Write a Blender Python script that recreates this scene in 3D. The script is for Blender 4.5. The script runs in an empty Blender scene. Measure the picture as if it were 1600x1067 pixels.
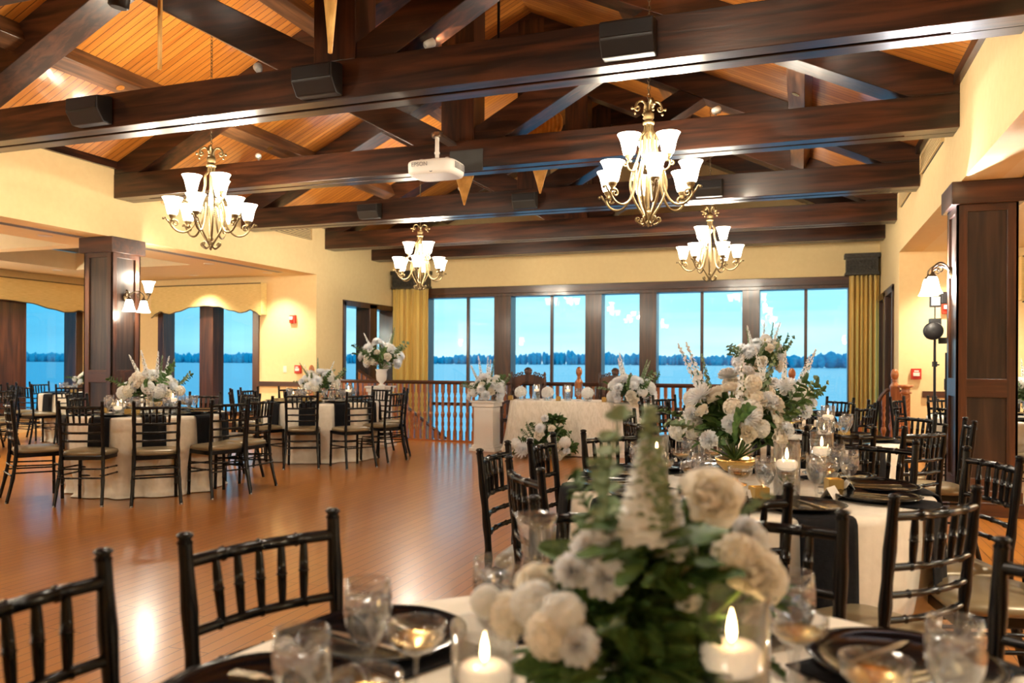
import bpy, math, random
from math import sin, cos, pi, radians, sqrt, atan2, hypot
from mathutils import Vector, Matrix, Quaternion

# ------------------------------------------------------------------ camera
scn = bpy.context.scene
F_PX, YAW, ROLL, HY, EYE = 1250.0, .3466, .0048, 566.6, 1.3
_r = Vector((cos(YAW), sin(YAW), 0)); _f = Vector((-sin(YAW), cos(YAW), 0)); _u = Vector((0, 0, 1))
_R = _r*cos(ROLL) + _u*sin(ROLL); _U = -_r*sin(ROLL) + _u*cos(ROLL)
cd = bpy.data.cameras.new('camera'); cam = bpy.data.objects.new('camera', cd); scn.collection.objects.link(cam)
cam.matrix_world = Matrix(((_R.x, _U.x, -_f.x, 0), (_R.y, _U.y, -_f.y, 0), (_R.z, _U.z, -_f.z, EYE), (0, 0, 0, 1)))
cd.sensor_width = 36; cd.lens = F_PX/1600*36; cd.shift_y = (HY-533.5)/1600
cd.clip_start = .05; cd.clip_end = 12000
cd.dof.use_dof = True; cd.dof.focus_distance = 5.2; cd.dof.aperture_fstop = 2.9
scn.camera = cam
# ------------------------------------------------------------------ view and renderer
vs = scn.view_settings
scn.display_settings.display_device = 'sRGB'
vs.view_transform = 'Standard'; vs.look = 'None'; vs.gamma = 1; vs.use_curve_mapping = False
vs.exposure = 1.0
scn.cycles.use_denoising = True
scn.cycles.max_bounces = 8; scn.cycles.diffuse_bounces = 4; scn.cycles.glossy_bounces = 4
scn.cycles.transmission_bounces = 8; scn.cycles.transparent_max_bounces = 12
scn.cycles.sample_clamp_indirect = 6; scn.cycles.caustics_reflective = False; scn.cycles.caustics_refractive = False
scn.cycles.use_light_tree = True
# ------------------------------------------------------------------ node helpers
def nn(nt, t, **kw):
    n = nt.nodes.new(t)
    for k, v in kw.items(): setattr(n, k, v)
    return n
def lk(nt, a, ao, b, bi): nt.links.new(a.outputs[ao], b.inputs[bi])
def schlick(nt, f0=.04, k=.9, ex=5):
    lw = nn(nt, 'ShaderNodeLayerWeight'); lw.inputs[0].default_value = .5
    p = nn(nt, 'ShaderNodeMath', operation='POWER'); p.inputs[1].default_value = ex; lk(nt, lw, 'Facing', p, 0)
    m = nn(nt, 'ShaderNodeMath', operation='MULTIPLY_ADD'); m.inputs[1].default_value = k; m.inputs[2].default_value = f0; lk(nt, p, 0, m, 0)
    return m
# ------------------------------------------------------------------ world: evening sky over the lake
w = bpy.data.worlds.new('evening_sky'); scn.world = w; w.use_nodes = True
nt = w.node_tree; nt.nodes.clear()
wo = nn(nt, 'ShaderNodeOutputWorld'); bg = nn(nt, 'ShaderNodeBackground'); bg.inputs[1].default_value = .78
tc = nn(nt, 'ShaderNodeTexCoord'); sx = nn(nt, 'ShaderNodeSeparateXYZ'); lk(nt, tc, 'Generated', sx, 0)
cr = nn(nt, 'ShaderNodeValToRGB'); lk(nt, sx, 2, cr, 0)
e = cr.color_ramp.elements
e[0].position = 0.0; e[0].color = (.60, .92, .98, 1)
e[1].position = .30; e[1].color = (.17, .62, .84, 1)
q = e.new(.07); q.color = (.38, .82, .94, 1)
q = e.new(.8); q.color = (.06, .30, .60, 1)
mp = nn(nt, 'ShaderNodeMapping'); mp.inputs['Scale'].default_value = (1.2, 1.2, 11); lk(nt, tc, 'Generated', mp, 0)
no = nn(nt, 'ShaderNodeTexNoise'); no.inputs['Scale'].default_value = 3.0; no.inputs['Detail'].default_value = 4; lk(nt, mp, 0, no, 0)
cr2 = nn(nt, 'ShaderNodeValToRGB'); lk(nt, no, 0, cr2, 0)
cr2.color_ramp.elements[0].position = .35; cr2.color_ramp.elements[0].color = (.80, .84, .88, 1)
cr2.color_ramp.elements[1].position = .75; cr2.color_ramp.elements[1].color = (1.15, 1.1, 1.08, 1)
mx = nn(nt, 'ShaderNodeMix', data_type='RGBA', blend_type='MULTIPLY'); mx.inputs[0].default_value = 1
lk(nt, cr, 0, mx, 6); lk(nt, cr2, 0, mx, 7)
# deeper blue towards the north-west
mr = nn(nt, 'ShaderNodeMapRange'); mr.inputs[1].default_value = -.85; mr.inputs[2].default_value = -.45
mr.inputs[3].default_value = 0; mr.inputs[4].default_value = 1; lk(nt, sx, 0, mr, 0)
mx2 = nn(nt, 'ShaderNodeMix', data_type='RGBA', blend_type='MULTIPLY'); mx2.inputs[0].default_value = 1
mxc = nn(nt, 'ShaderNodeMix', data_type='RGBA'); mxc.inputs[6].default_value = (.01, .44, .68, 1); mxc.inputs[7].default_value = (1, 1, 1, 1)
lk(nt, mr, 0, mxc, 0); lk(nt, mx, 2, mx2, 6); lk(nt, mxc, 2, mx2, 7)
lk(nt, mx2, 2, bg, 0); lk(nt, bg, 0, wo, 0)

# ------------------------------------------------------------------ materials
M = {}
def mat(name, col=(.8, .8, .8), rough=.5, metal=0., spec=.5, coat=0., trans=0., ior=1.45, emit=None, es=0., sub=0., sheen=0., alpha=1.):
    m = bpy.data.materials.new(name); m.use_nodes = True
    b = m.node_tree.nodes['Principled BSDF']; I = b.inputs
    I['Base Color'].default_value = (*col, 1); I['Roughness'].default_value = rough; I['Metallic'].default_value = metal
    I['Specular IOR Level'].default_value = spec; I['Coat Weight'].default_value = coat; I['Coat Roughness'].default_value = .15
    I['Transmission Weight'].default_value = trans; I['IOR'].default_value = ior
    I['Sheen Weight'].default_value = sheen
    if sub: I['Subsurface Weight'].default_value = sub; I['Subsurface Radius'].default_value = (.02, .012, .006)
    if emit: I['Emission Color'].default_value = (*emit, 1); I['Emission Strength'].default_value = es
    M[name] = m; return m
def bsdf(m): return m.node_tree.nodes['Principled BSDF']
def coords(nt, scale=(1, 1, 1), kind='Object'):
    tc = nn(nt, 'ShaderNodeTexCoord'); mp = nn(nt, 'ShaderNodeMapping'); mp.inputs['Scale'].default_value = scale
    lk(nt, tc, kind, mp, 0); return mp
def noise_color(m, c1, c2, scale=(1, 1, 1), ns=5., det=4., lo=.35, hi=.65, bump=0., dist=.0, kind='Object', rr=None):
    nt = m.node_tree; b = bsdf(m); mp = coords(nt, scale, kind)
    n = nn(nt, 'ShaderNodeTexNoise'); n.inputs['Scale'].default_value = ns; n.inputs['Detail'].default_value = det
    n.inputs['Distortion'].default_value = dist; lk(nt, mp, 0, n, 0)
    c = nn(nt, 'ShaderNodeValToRGB'); lk(nt, n, 0, c, 0)
    c.color_ramp.elements[0].position = lo; c.color_ramp.elements[0].color = (*c1, 1)
    c.color_ramp.elements[1].position = hi; c.color_ramp.elements[1].color = (*c2, 1)
    lk(nt, c, 0, b, 'Base Color')
    if rr:
        r = nn(nt, 'ShaderNodeMapRange'); r.inputs[3].default_value = rr[0]; r.inputs[4].default_value = rr[1]
        lk(nt, n, 0, r, 0); lk(nt, r, 0, b, 'Roughness')
    if bump:
        bp = nn(nt, 'ShaderNodeBump'); bp.inputs['Strength'].default_value = bump; bp.inputs['Distance'].default_value = .01
        lk(nt, n, 0, bp, 'Height'); lk(nt, bp, 0, b, 'Normal')
    return m
def wood(name, c1, c2, axis='X', rough=.35, coat=.3, ns=1.6, stretch=.08, across=9., bump=.15, dist=.6):
    s = [across]*3; s['XYZ'.index(axis)] = stretch*across
    return noise_color(mat(name, c1, rough, coat=coat), c1, c2, s, ns, 9, .40, .66, bump, dist)
DK1, DK2 = (.010, .0038, .002), (.062, .019, .007)
for a in 'XYZ': wood('beam_'+a, DK1, DK2, a, .34, .35)
for a in 'XYZ': wood('trim_'+a, (.032, .012, .006), (.085, .028, .011), a, .32, .3)
for a in 'XZ': wood('oak_'+a, (.30, .095, .026), (.55, .20, .055), a, .3, .5)
wood('purlin_wood', (.06, .026, .011), (.17, .075, .030), 'Y', .35, .3)
wood('panel_wood', (.014, .008, .006), (.045, .022, .013), 'Z', .35, .3)
wood('carved', (.035, .012, .006), (.10, .038, .018), 'Z', .4, .3)
# ceiling boards: grooves every 9 cm, running up the slope
m = mat('ceiling_boards', (.6, .28, .08), .32, coat=.9); bsdf(m).inputs['Coat Roughness'].default_value = .07; nt = m.node_tree; b = bsdf(m)
tc = nn(nt, 'ShaderNodeTexCoord'); sp = nn(nt, 'ShaderNodeSeparateXYZ'); lk(nt, tc, 'Object', sp, 0)
dv = nn(nt, 'ShaderNodeMath', operation='DIVIDE'); dv.inputs[1].default_value = .085; lk(nt, sp, 1, dv, 0)
fr = nn(nt, 'ShaderNodeMath', operation='FRACT'); lk(nt, dv, 0, fr, 0)
gt = nn(nt, 'ShaderNodeMath', operation='GREATER_THAN'); gt.inputs[1].default_value = .10; lk(nt, fr, 0, gt, 0)
fl = nn(nt, 'ShaderNodeMath', operation='FLOOR'); lk(nt, dv, 0, fl, 0)
wn = nn(nt, 'ShaderNodeTexWhiteNoise', noise_dimensions='1D'); lk(nt, fl, 0, wn, 'W')
mp = nn(nt, 'ShaderNodeMapping'); mp.inputs['Scale'].default_value = (.7, 12, .7); lk(nt, tc, 'Object', mp, 0)
nz = nn(nt, 'ShaderNodeTexNoise'); nz.inputs['Scale'].default_value = 2; nz.inputs['Detail'].default_value = 5; lk(nt, mp, 0, nz, 0)
ad = nn(nt, 'ShaderNodeMath', operation='ADD'); ml = nn(nt, 'ShaderNodeMath', operation='MULTIPLY'); ml.inputs[1].default_value = .35
lk(nt, wn, 0, ml, 0); lk(nt, ml, 0, ad, 0); lk(nt, nz, 0, ad, 1)
c = nn(nt, 'ShaderNodeValToRGB'); lk(nt, ad, 0, c, 0)
c.color_ramp.elements[0].position = .35; c.color_ramp.elements[0].color = (.33, .095, .010, 1)
c.color_ramp.elements[1].position = .95; c.color_ramp.elements[1].color = (.58, .225, .034, 1)
mxg = nn(nt, 'ShaderNodeMix', data_type='RGBA'); mxg.inputs[6].default_value = (.08, .02, .004, 1)
lk(nt, gt, 0, mxg, 0); lk(nt, c, 0, mxg, 7); lk(nt, mxg, 2, b, 'Base Color')
bp = nn(nt, 'ShaderNodeBump'); bp.inputs['Strength'].default_value = .5; bp.inputs['Distance'].default_value = .008
lk(nt, gt, 0, bp, 'Height'); lk(nt, bp, 0, b, 'Normal')
# floor: narrow strips laid towards the lake, satin lacquer
m = mat('floor_strips', (.35, .13, .04), .28, coat=.38); nt = m.node_tree; b = bsdf(m); b.inputs['Coat Roughness'].default_value = .16
tc = nn(nt, 'ShaderNodeTexCoord'); sp = nn(nt, 'ShaderNodeSeparateXYZ'); lk(nt, tc, 'Object', sp, 0)
cb = nn(nt, 'ShaderNodeCombineXYZ'); lk(nt, sp, 1, cb, 0); lk(nt, sp, 0, cb, 1)
br = nn(nt, 'ShaderNodeTexBrick'); lk(nt, cb, 0, br, 0)
br.inputs['Color1'].default_value = (.33, .112, .012, 1); br.inputs['Color2'].default_value = (.38, .142, .018, 1)
br.inputs['Mortar'].default_value = (.09, .03, .008, 1); br.inputs['Scale'].default_value = 1
br.inputs['Mortar Size'].default_value = .0028; br.inputs['Mortar Smooth'].default_value = .1; br.inputs['Brick Width'].default_value = 1.1; br.inputs['Row Height'].default_value = .075
br.offset = .37; br.offset_frequency = 2
mp = nn(nt, 'ShaderNodeMapping'); mp.inputs['Scale'].default_value = (30, 3, 1); lk(nt, tc, 'Object', mp, 0)
nz = nn(nt, 'ShaderNodeTexNoise'); nz.inputs['Scale'].default_value = 3; nz.inputs['Detail'].default_value = 3; lk(nt, mp, 0, nz, 0)
mr = nn(nt, 'ShaderNodeMapRange'); mr.inputs[3].default_value = .94; mr.inputs[4].default_value = 1.06; lk(nt, nz, 0, mr, 0)
mm = nn(nt, 'ShaderNodeMix', data_type='RGBA', blend_type='MULTIPLY'); mm.inputs[0].default_value = 1
lk(nt, br, 0, mm, 6); lk(nt, mr, 0, mm, 7); lk(nt, mm, 2, b, 'Base Color')
mr2 = nn(nt, 'ShaderNodeMapRange'); mr2.inputs[3].default_value = .27; mr2.inputs[4].default_value = .31; lk(nt, nz, 0, mr2, 0); lk(nt, mr2, 0, b, 'Roughness')
noise_color(mat('plaster', (.78, .62, .34), .75, spec=.25), (.77, .585, .295), (.80, .62, .32), (1, 1, 1), 14, 5, .3, .7, .08)
noise_color(mat('ceiling_paint', (.82, .72, .5), .8, spec=.2), (.80, .67, .42), (.83, .70, .45), (1, 1, 1), 8, 4, .3, .7, .05)
noise_color(mat('linen', (.6, .55, .44), .55, sheen=.3), (.66, .61, .50), (.76, .71, .60), (1, 1, 1), 20, 6, .3, .7, .25)
noise_color(mat('embroidered_linen', (.72, .68, .58), .6, sheen=.3), (.76, .73, .64), (.88, .85, .77), (1, 1, .35), 26, 3, .42, .58, .8, 1.2)
noise_color(mat('black_cloth', (.005, .005, .007), .85, spec=.2), (.0025, .003, .0045), (.006, .0065, .009), (1, 1, 1), 60, 3, .3, .7, .2)
noise_color(mat('gold_cloth', (.55, .36, .07), .6, sheen=.3), (.72, .48, .11), (.80, .56, .15), (30, 30, 1), 3, 3, .3, .7, .15)
noise_color(mat('valance_cloth', (.6, .43, .13), .7, sheen=.2), (.62, .45, .15), (.78, .60, .25), (1, 1, 14), 10, 3, .3, .7, .15)
mat('black_lacquer', (.002, .0022, .003), .25, spec=.30, coat=.05)
mat('seat_vinyl', (.20, .155, .085), .34, metal=.25, spec=.6)
mat('glide', (.7, .7, .66), .4)
mat('bronze', (.17, .12, .055), .4, metal=.75)
mat('bronze_dark', (.11, .08, .045), .42, metal=.7)
mat('shade_glass', (.9, .85, .75), .4, emit=(1.0, .86, .66), es=7.0)
mat('bulb_white', (.9, .9, .85), .4, emit=(1., .8, .52), es=14)
mat('white_plastic', (.75, .73, .66), .4)
mat('grey_plastic', (.25, .25, .24), .5)
mat('black_plastic', (.012, .012, .013), .45)
mat('speaker_grey', (.035, .035, .032), .55)
mat('black_metal', (.02, .02, .022), .35, metal=.5)
mat('steel', (.55, .55, .52), .3, metal=1)
mat('lens', (.02, .05, .12), .08, spec=.8)
mat('red_plastic', (.50, .03, .012), .4)
mat('white_paint', (.80, .78, .74), .5)
mat('charger_black', (.002, .002, .003), .12, spec=.25)
mat('gold_rim', (.75, .52, .2), .25, metal=1)
mat('cutlery', (.72, .64, .48), .22, metal=1)
mat('card', (.82, .80, .74), .6)
mat('wax', (.86, .76, .62), .45, sub=.4, emit=(1, .72, .45), es=.55)
mat('flame', (1, .8, .4), .5, emit=(1, .62, .24), es=26)
mat('gold_glass', (.38, .24, .07), .25, metal=.6, emit=(1., .6, .15), es=.04)
def clear(name, tint, ior, haze, hcol=(.85, .9, 1)):
    m = bpy.data.materials.new(name); m.use_nodes = True; nt = m.node_tree; nt.nodes.clear(); M[name] = m
    o_ = nn(nt, 'ShaderNodeOutputMaterial'); lw = schlick(nt, .08*(ior/1.45)**3, .85, 2.4)
    tr = nn(nt, 'ShaderNodeBsdfTransparent'); tr.inputs[0].default_value = (*tint, 1)
    gl = nn(nt, 'ShaderNodeBsdfGlossy'); gl.inputs['Roughness'].default_value = .03
    df = nn(nt, 'ShaderNodeBsdfDiffuse'); df.inputs[0].default_value = (*hcol, 1)
    a = nn(nt, 'ShaderNodeMixShader'); a.inputs[0].default_value = haze; lk(nt, tr, 0, a, 1); lk(nt, df, 0, a, 2)
    ms = nn(nt, 'ShaderNodeMixShader'); lk(nt, lw, 0, ms, 0); lk(nt, a, 0, ms, 1); lk(nt, gl, 0, ms, 2); lk(nt, ms, 0, o_, 0)
clear('glass', (.97, .98, .99), 1.5, .03)
clear('water', (.92, .95, .98), 1.5, .05, (.8, .88, .95))
def petal(name, col):
    m = mat(name, col, .6, spec=.2); nt = m.node_tree; b = bsdf(m); tl = nn(nt, 'ShaderNodeBsdfTranslucent'); tl.inputs[0].default_value = (*col, 1)
    ms = nn(nt, 'ShaderNodeMixShader'); ms.inputs[0].default_value = .38; lk(nt, b, 0, ms, 1); lk(nt, tl, 0, ms, 2)
    lk(nt, ms, 0, nt.nodes['Material Output'], 0)
petal('petal', (.94, .96, .96)); petal('petal_cream', (.95, .92, .84)); petal('petal_white', (.94, .97, 1.0))
mat('stamen', (.45, .42, .08), .6)
noise_color(mat('leaf', (.06, .13, .03), .45), (.030, .085, .022), (.10, .19, .05), (1, 1, 1), 18, 2, .3, .7)
noise_color(mat('leaf_pale', (.2, .28, .16), .6), (.15, .24, .13), (.28, .36, .22), (1, 1, 1), 18, 2, .3, .7)
mat('stem', (.10, .18, .04), .5)
noise_color(mat('palm_leaf', (.5, .27, .06), .5), (.55, .28, .06), (.85, .52, .15), (1, 1, 1), 9, 3, .3, .7, .2)
noise_color(mat('black_carving', (.03, .027, .02), .5), (.018, .016, .012), (.06, .052, .038), (1, 1, 1), 30, 3, .3, .7, .4)
mat('upholstery', (.12, .16, .22), .7)
noise_color(mat('tree_haze_blue', (.02, .10, .15), .9), (.01, .42, .60), (.04, .62, .75), (.02, .02, .04), 6, 5, .35, .65)  # distance haze is put into the trees' blue base colour
m = mat('lake_water', (.10, .55, .66), .22, spec=.5); nt = m.node_tree
mp = coords(nt, (.05, .35, 1)); nz = nn(nt, 'ShaderNodeTexNoise'); nz.inputs['Scale'].default_value = 1.5; nz.inputs['Detail'].default_value = 5; lk(nt, mp, 0, nz, 0)
bp = nn(nt, 'ShaderNodeBump'); bp.inputs['Strength'].default_value = .4; bp.inputs['Distance'].default_value = .25; lk(nt, nz, 0, bp, 'Height'); lk(nt, bp, 0, bsdf(m), 'Normal')
# window pane: clear thin glass
m = bpy.data.materials.new('window_glass'); m.use_nodes = True; nt = m.node_tree; nt.nodes.clear(); M['window_glass'] = m
o_ = nn(nt, 'ShaderNodeOutputMaterial'); fz = schlick(nt, .03, .8)
tr = nn(nt, 'ShaderNodeBsdfTransparent'); tr.inputs[0].default_value = (.94, .98, 1, 1)
gl = nn(nt, 'ShaderNodeBsdfGlossy'); gl.inputs['Roughness'].default_value = 0.0
ms = nn(nt, 'ShaderNodeMixShader'); lk(nt, fz, 0, ms, 0); lk(nt, tr, 0, ms, 1); lk(nt, gl, 0, ms, 2); lk(nt, ms, 0, o_, 0)

# ------------------------------------------------------------------ mesh helpers
class MB:
    def __init__(s): s.v = []; s.f = []; s.s = []; s.m = []
    def add(s, vs_, fs, smooth=False, mi=0, T=None):
        n = len(s.v)
        s.v += [tuple(T @ Vector(p)) for p in vs_] if T is not None else [tuple(p) for p in vs_]
        s.f += [tuple(i+n for i in f) for f in fs]; s.s += [smooth]*len(fs); s.m += [mi]*len(fs); return s
    def box(s, x0, x1, y0, y1, z0, z1, mi=0, T=None):
        return s.add([(x0, y0, z0), (x1, y0, z0), (x1, y1, z0), (x0, y1, z0), (x0, y0, z1), (x1, y0, z1), (x1, y1, z1), (x0, y1, z1)],
                     [(0, 3, 2, 1), (4, 5, 6, 7), (0, 1, 5, 4), (1, 2, 6, 5), (2, 3, 7, 6), (3, 0, 4, 7)], False, mi, T)
    def tube(s, path, r, n=8, mi=0, T=None, closed=False, flat=1.):
        P = [Vector(p) for p in path]; k = len(P)
        R = r if isinstance(r, (list, tuple)) else [r]*k
        vs_, fs = [], []; ref = None
        for i in range(k):
            a = P[(i-1) % k] if closed else P[max(i-1, 0)]; c = P[(i+1) % k] if closed else P[min(i+1, k-1)]
            t = (c-a); t = t.normalized() if t.length > 1e-9 else Vector((0, 0, 1))
            if ref is None:
                ref = Vector((1, 0, 0)) if abs(t.x) < .8 else Vector((0, 1, 0))
            ref = (ref - t*ref.dot(t)); ref = ref.normalized() if ref.length > 1e-6 else t.orthogonal().normalized()
            b = t.cross(ref)
            for j in range(n):
                th = 2*pi*j/n; vs_.append(P[i] + (ref*cos(th) + b*sin(th)*flat)*R[i])
        for i in range(k if closed else k-1):
            i2 = (i+1) % k
            for j in range(n): fs.append((i*n+j, i*n+(j+1) % n, i2*n+(j+1) % n, i2*n+j))
        s.add(vs_, fs, True, mi, T)
        if not closed: s.add(vs_[:n], [tuple(range(n-1, -1, -1))], False, mi, T); s.add(vs_[-n:], [tuple(range(n))], False, mi, T)
        return s
    def lathe(s, prof, n=16, mi=0, T=None, lob=None):
        vs_, fs = [], []; k = len(prof)
        for i, (r, z) in enumerate(prof):
            for j in range(n):
                th = 2*pi*j/n; rr = r if lob is None else r*lob(th, i, z)
                vs_.append((rr*cos(th), rr*sin(th), z))
        for i in range(k-1):
            for j in range(n): fs.append((i*n+j, i*n+(j+1) % n, (i+1)*n+(j+1) % n, (i+1)*n+j))
        s.add(vs_, fs, True, mi, T)
        if prof[0][0] > 1e-5: s.add(vs_[:n], [tuple(range(n-1, -1, -1))], False, mi, T)
        if prof[-1][0] > 1e-5: s.add(vs_[-n:], [tuple(range(n))], False, mi, T)
        return s
    def prism(s, poly, fn0, fn1, mi=0, smooth=False):
        n = len(poly)
        vs_ = [fn0(*p) for p in poly] + [fn1(*p) for p in poly]
        fs = [tuple(range(n-1, -1, -1)), tuple(range(n, 2*n))] + [(i, (i+1) % n, n+(i+1) % n, n+i) for i in range(n)]
        return s.add(vs_, fs, smooth, mi)
    def ball(s, c, r, n=10, mi=0, sc=(1, 1, 1)):
        T = Matrix.Translation(c) @ Matrix.Diagonal((*sc, 1))
        return s.lathe([(max(r*sin(pi*i/(n//2+1)), 1e-6), -r*cos(pi*i/(n//2+1))) for i in range(n//2+2)], n, mi, T)
    def grid(s, fn, a, b, mi=0, T=None, smooth=True):
        vs_ = [fn(i/(a), j/(b)) for i in range(a+1) for j in range(b+1)]
        fs = [(i*(b+1)+j, i*(b+1)+j+1, (i+1)*(b+1)+j+1, (i+1)*(b+1)+j) for i in range(a) for j in range(b)]
        return s.add(vs_, fs, smooth, mi, T)
    def mesh(s, name, mats):
        me = bpy.data.meshes.new(name); me.from_pydata(s.v, [], s.f); me.update()
        me.polygons.foreach_set('use_smooth', s.s)
        for m_ in (mats if isinstance(mats, (list, tuple)) else [mats]): me.materials.append(M[m_])
        if any(s.m): me.polygons.foreach_set('material_index', s.m)
        return me
    def obj(s, name, mats, parent=None, loc=(0, 0, 0), rz=0, bevel=0):
        return link(name, s.mesh(name, mats), parent, loc, rz, bevel)
def link(name, me, parent=None, loc=(0, 0, 0), rz=0, bevel=0):
    o = bpy.data.objects.new(name, me); scn.collection.objects.link(o); o.parent = parent; o.location = loc
    o.rotation_euler = (0, 0, rz)
    if bevel:
        b = o.modifiers.new('edge', 'BEVEL'); b.width = bevel; b.segments = 2; b.limit_method = 'ANGLE'; b.harden_normals = False
    return o
def tag(o, label, cat, group=None, kind=None):
    if label: o['label'] = label
    if cat: o['category'] = cat
    if group: o['group'] = group
    if kind: o['kind'] = kind
    return o
def thing(name, label, cat, loc=(0, 0, 0), rz=0, group=None):
    o = link(name, None, None, loc, rz); o.empty_display_size = .1; return tag(o, label, cat, group)
def struct(name, mb, mats, label=None, bevel=0, parent=None):
    o = mb.obj(name, mats, parent, bevel=bevel)
    if parent is None: o['kind'] = 'structure'; tag(o, label, name.split('_')[0])
    return o
KIDS = {}
def copy_tree(o, parent=None):
    c = o.copy(); scn.collection.objects.link(c); c.parent = parent
    for ch in o.children: copy_tree(ch, c)
    return c
def dup(o, loc, rz=0, label=None, group=None, sc=1.):
    c = copy_tree(o); c.location = loc; c.rotation_euler = (0, 0, rz); c.scale = (sc, sc, sc)
    if label: c['label'] = label
    if group: c['group'] = group
    return c
def inst(o, used, loc, rz=0, label=None, group=None, sc=1.):
    """first use moves the original, later uses copy it"""
    if o.name not in used:
        used.add(o.name); o.location = loc; o.rotation_euler = (0, 0, rz); o.scale = (sc, sc, sc)
        if label: o['label'] = label
        if group: o['group'] = group
        return o
    return dup(o, loc, rz, label, group, sc)
USED = set()
def at_px(px, py, depth):
    a = px-800; b_ = py-HY
    u = (a*cos(ROLL)+b_*sin(ROLL))/F_PX; v = (-a*sin(ROLL)+b_*cos(ROLL))/F_PX
    return Vector((0, 0, EYE)) + (_f + _r*u - _u*v)*depth

# ================================================================== BUILDING
XL, XR, YW, YB, XC = -8.31, 1.30, 15.45, -5.0, -3.505
XO, XRO, YA = -13.2, 6.2, 12.5
ZS, ZW, SL = 2.89, 3.83, .475
LOW = -3.3
def zc(x): return ZW + SL*(min(x-XL, XR-x))
RIDGE = zc(XC)
# floor with the stair opening
m_ = MB(); m_.box(XO, XL, YB, YA, -.3, 0); m_.box(XL, XR, YB, 12.06, -.3, 0); m_.box(XR, XRO, YB, YA, -.3, 0)
struct('floor', m_, 'floor_strips', 'orange brown strip wood floor of the banquet room')
m_ = MB(); m_.box(XL, XR, 12.06, YW, LOW-.2, LOW); struct('floor_lower', m_, 'floor_strips', 'lower level wood floor under the stairs')
# ceilings
m_ = MB()
m_.prism([(XL-.35, zc(XL)-.35*SL), (XC, RIDGE), (XR+.35, zc(XR)-.35*SL), (XR+.35, zc(XR)-.35*SL+.2), (XC, RIDGE+.2), (XL-.35, zc(XL)-.35*SL+.2)],
         lambda x, z: (x, YB, z), lambda x, z: (x, YW, z))
struct('ceiling', m_, 'ceiling_boards', 'sloped ceiling of varnished tongue and groove boards')
def aisle_ceiling(name, x0, x1, xa, xb, holes, lab):
    """soffit at ZS with tray openings xa..xb"""
    m_ = MB(); lo, hi = min(x0, x1), max(x0, x1)
    m_.box(lo, xa, YB, YA, ZS, ZS+.3); m_.box(xb, hi, YB, YA, ZS, ZS+.3)
    y = YB
    for a, b in holes: m_.box(xa, xb, y, a, ZS, ZS+.3); y = b
    m_.box(xa, xb, y, YA, ZS, ZS+.3)
    struct(name, m_, 'ceiling_paint', lab)
    m_ = MB(); m_.box(xa-.05, xb+.05, YB, YA, ZS+.31, ZS+.4); struct(name+'_tray', m_, 'beam_X', 'dark wood tray ceiling above the aisle')
aisle_ceiling('ceiling_left', XO, XL-.3, -12.0, -9.47, [(-4, -.5), (0, 4.2), (4.9, 8.28), (8.53, 10.62)], 'cream soffit of the window aisle')
aisle_ceiling('ceiling_right', XR+.3, XRO, 2.5, 5.2, [(-4, -.5), (0, 4.2)], 'cream soffit of the aisle behind the dark column')
# walls: nave sides above the aisles
m_ = MB(); m_.box(XL-.3, XL, YB, YA, ZS, ZW)
# closed part beyond the aisle with two window openings
def yz_wall(mb, x0, x1, ya, yb, z0, z1, holes):
    """wall in a plane of constant x with holes (y0,y1,z0,z1), holes sorted by y"""
    y = ya
    for a, b, c, d in holes:
        mb.box(x0, x1, y, a, z0, z1); mb.box(x0, x1, a, b, z0, c); mb.box(x0, x1, a, b, d, z1); y = b
    mb.box(x0, x1, y, yb, z0, z1)
def xz_wall(mb, y0, y1, xa, xb, z0, z1, holes):
    x = xa
    for a, b, c, d in holes:
        mb.box(x, a, y0, y1, z0, z1); mb.box(a, b, y0, y1, z0, c); mb.box(a, b, y0, y1, d, z1); x = b
    mb.box(x, xb, y0, y1, z0, z1)
yz_wall(m_, XL-.3, XL, YA, YW+.3, LOW, ZW, [(13.39, YW-.02, .1, 2.48)])
struct('wall_left', m_, 'plaster', 'cream plaster wall on the left of the hall')
m_ = MB(); m_.box(XR, XR+.3, YB, YA, ZS, ZW); yz_wall(m_, XR, XR+.3, YA, YW+.3, LOW, ZW, [(13.12, YW-.02, .1, 2.48)])
struct('wall_right', m_, 'plaster', 'cream plaster wall on the right of the hall')
# aisle end walls and outer walls
m_ = MB(); xz_wall(m_, YA, YA+.3, XO, XL-.3, 0, ZS+.4, [(-11.94, -9.55, .3, 2.6)])
struct('wall_aisle_left', m_, 'plaster', 'cream end wall of the left aisle')
m_ = MB(); xz_wall(m_, YA, YA+.3, XR+.3, XRO, 0, ZS+.4, [(2.9, 5.3, .3, 2.6)])
struct('wall_aisle_right', m_, 'plaster', 'cream end wall of the right aisle')
m_ = MB(); yz_wall(m_, XO-.3, XO, YB, YA+.3, 0, ZS+.4, [(2.0, 5.6, .3, 2.6), (8.3, 11.83, .3, 2.6)])
struct('wall_outer_left', m_, 'plaster', 'cream outer wall of the left aisle')
m_ = MB(); yz_wall(m_, XRO, XRO+.3, YB, YA+.3, 0, ZS+.4, [(8.3, 11.83, .3, 2.6)])
struct('wall_outer_right', m_, 'plaster', 'cream outer wall of the right aisle')
m_ = MB(); m_.box(XO-.3, XRO+.3, YB-.3, YB, -.3, ZS+.4); m_.prism([(XL-.3, ZS), (XR+.3, ZS), (XR+.3, ZW+.1), (XC, RIDGE+.2), (XL-.3, ZW+.1)], lambda x, z: (x, YB-.3, z), lambda x, z: (x, YB, z))
struct('wall_back', m_, 'plaster', 'cream wall behind the viewpoint')
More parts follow.
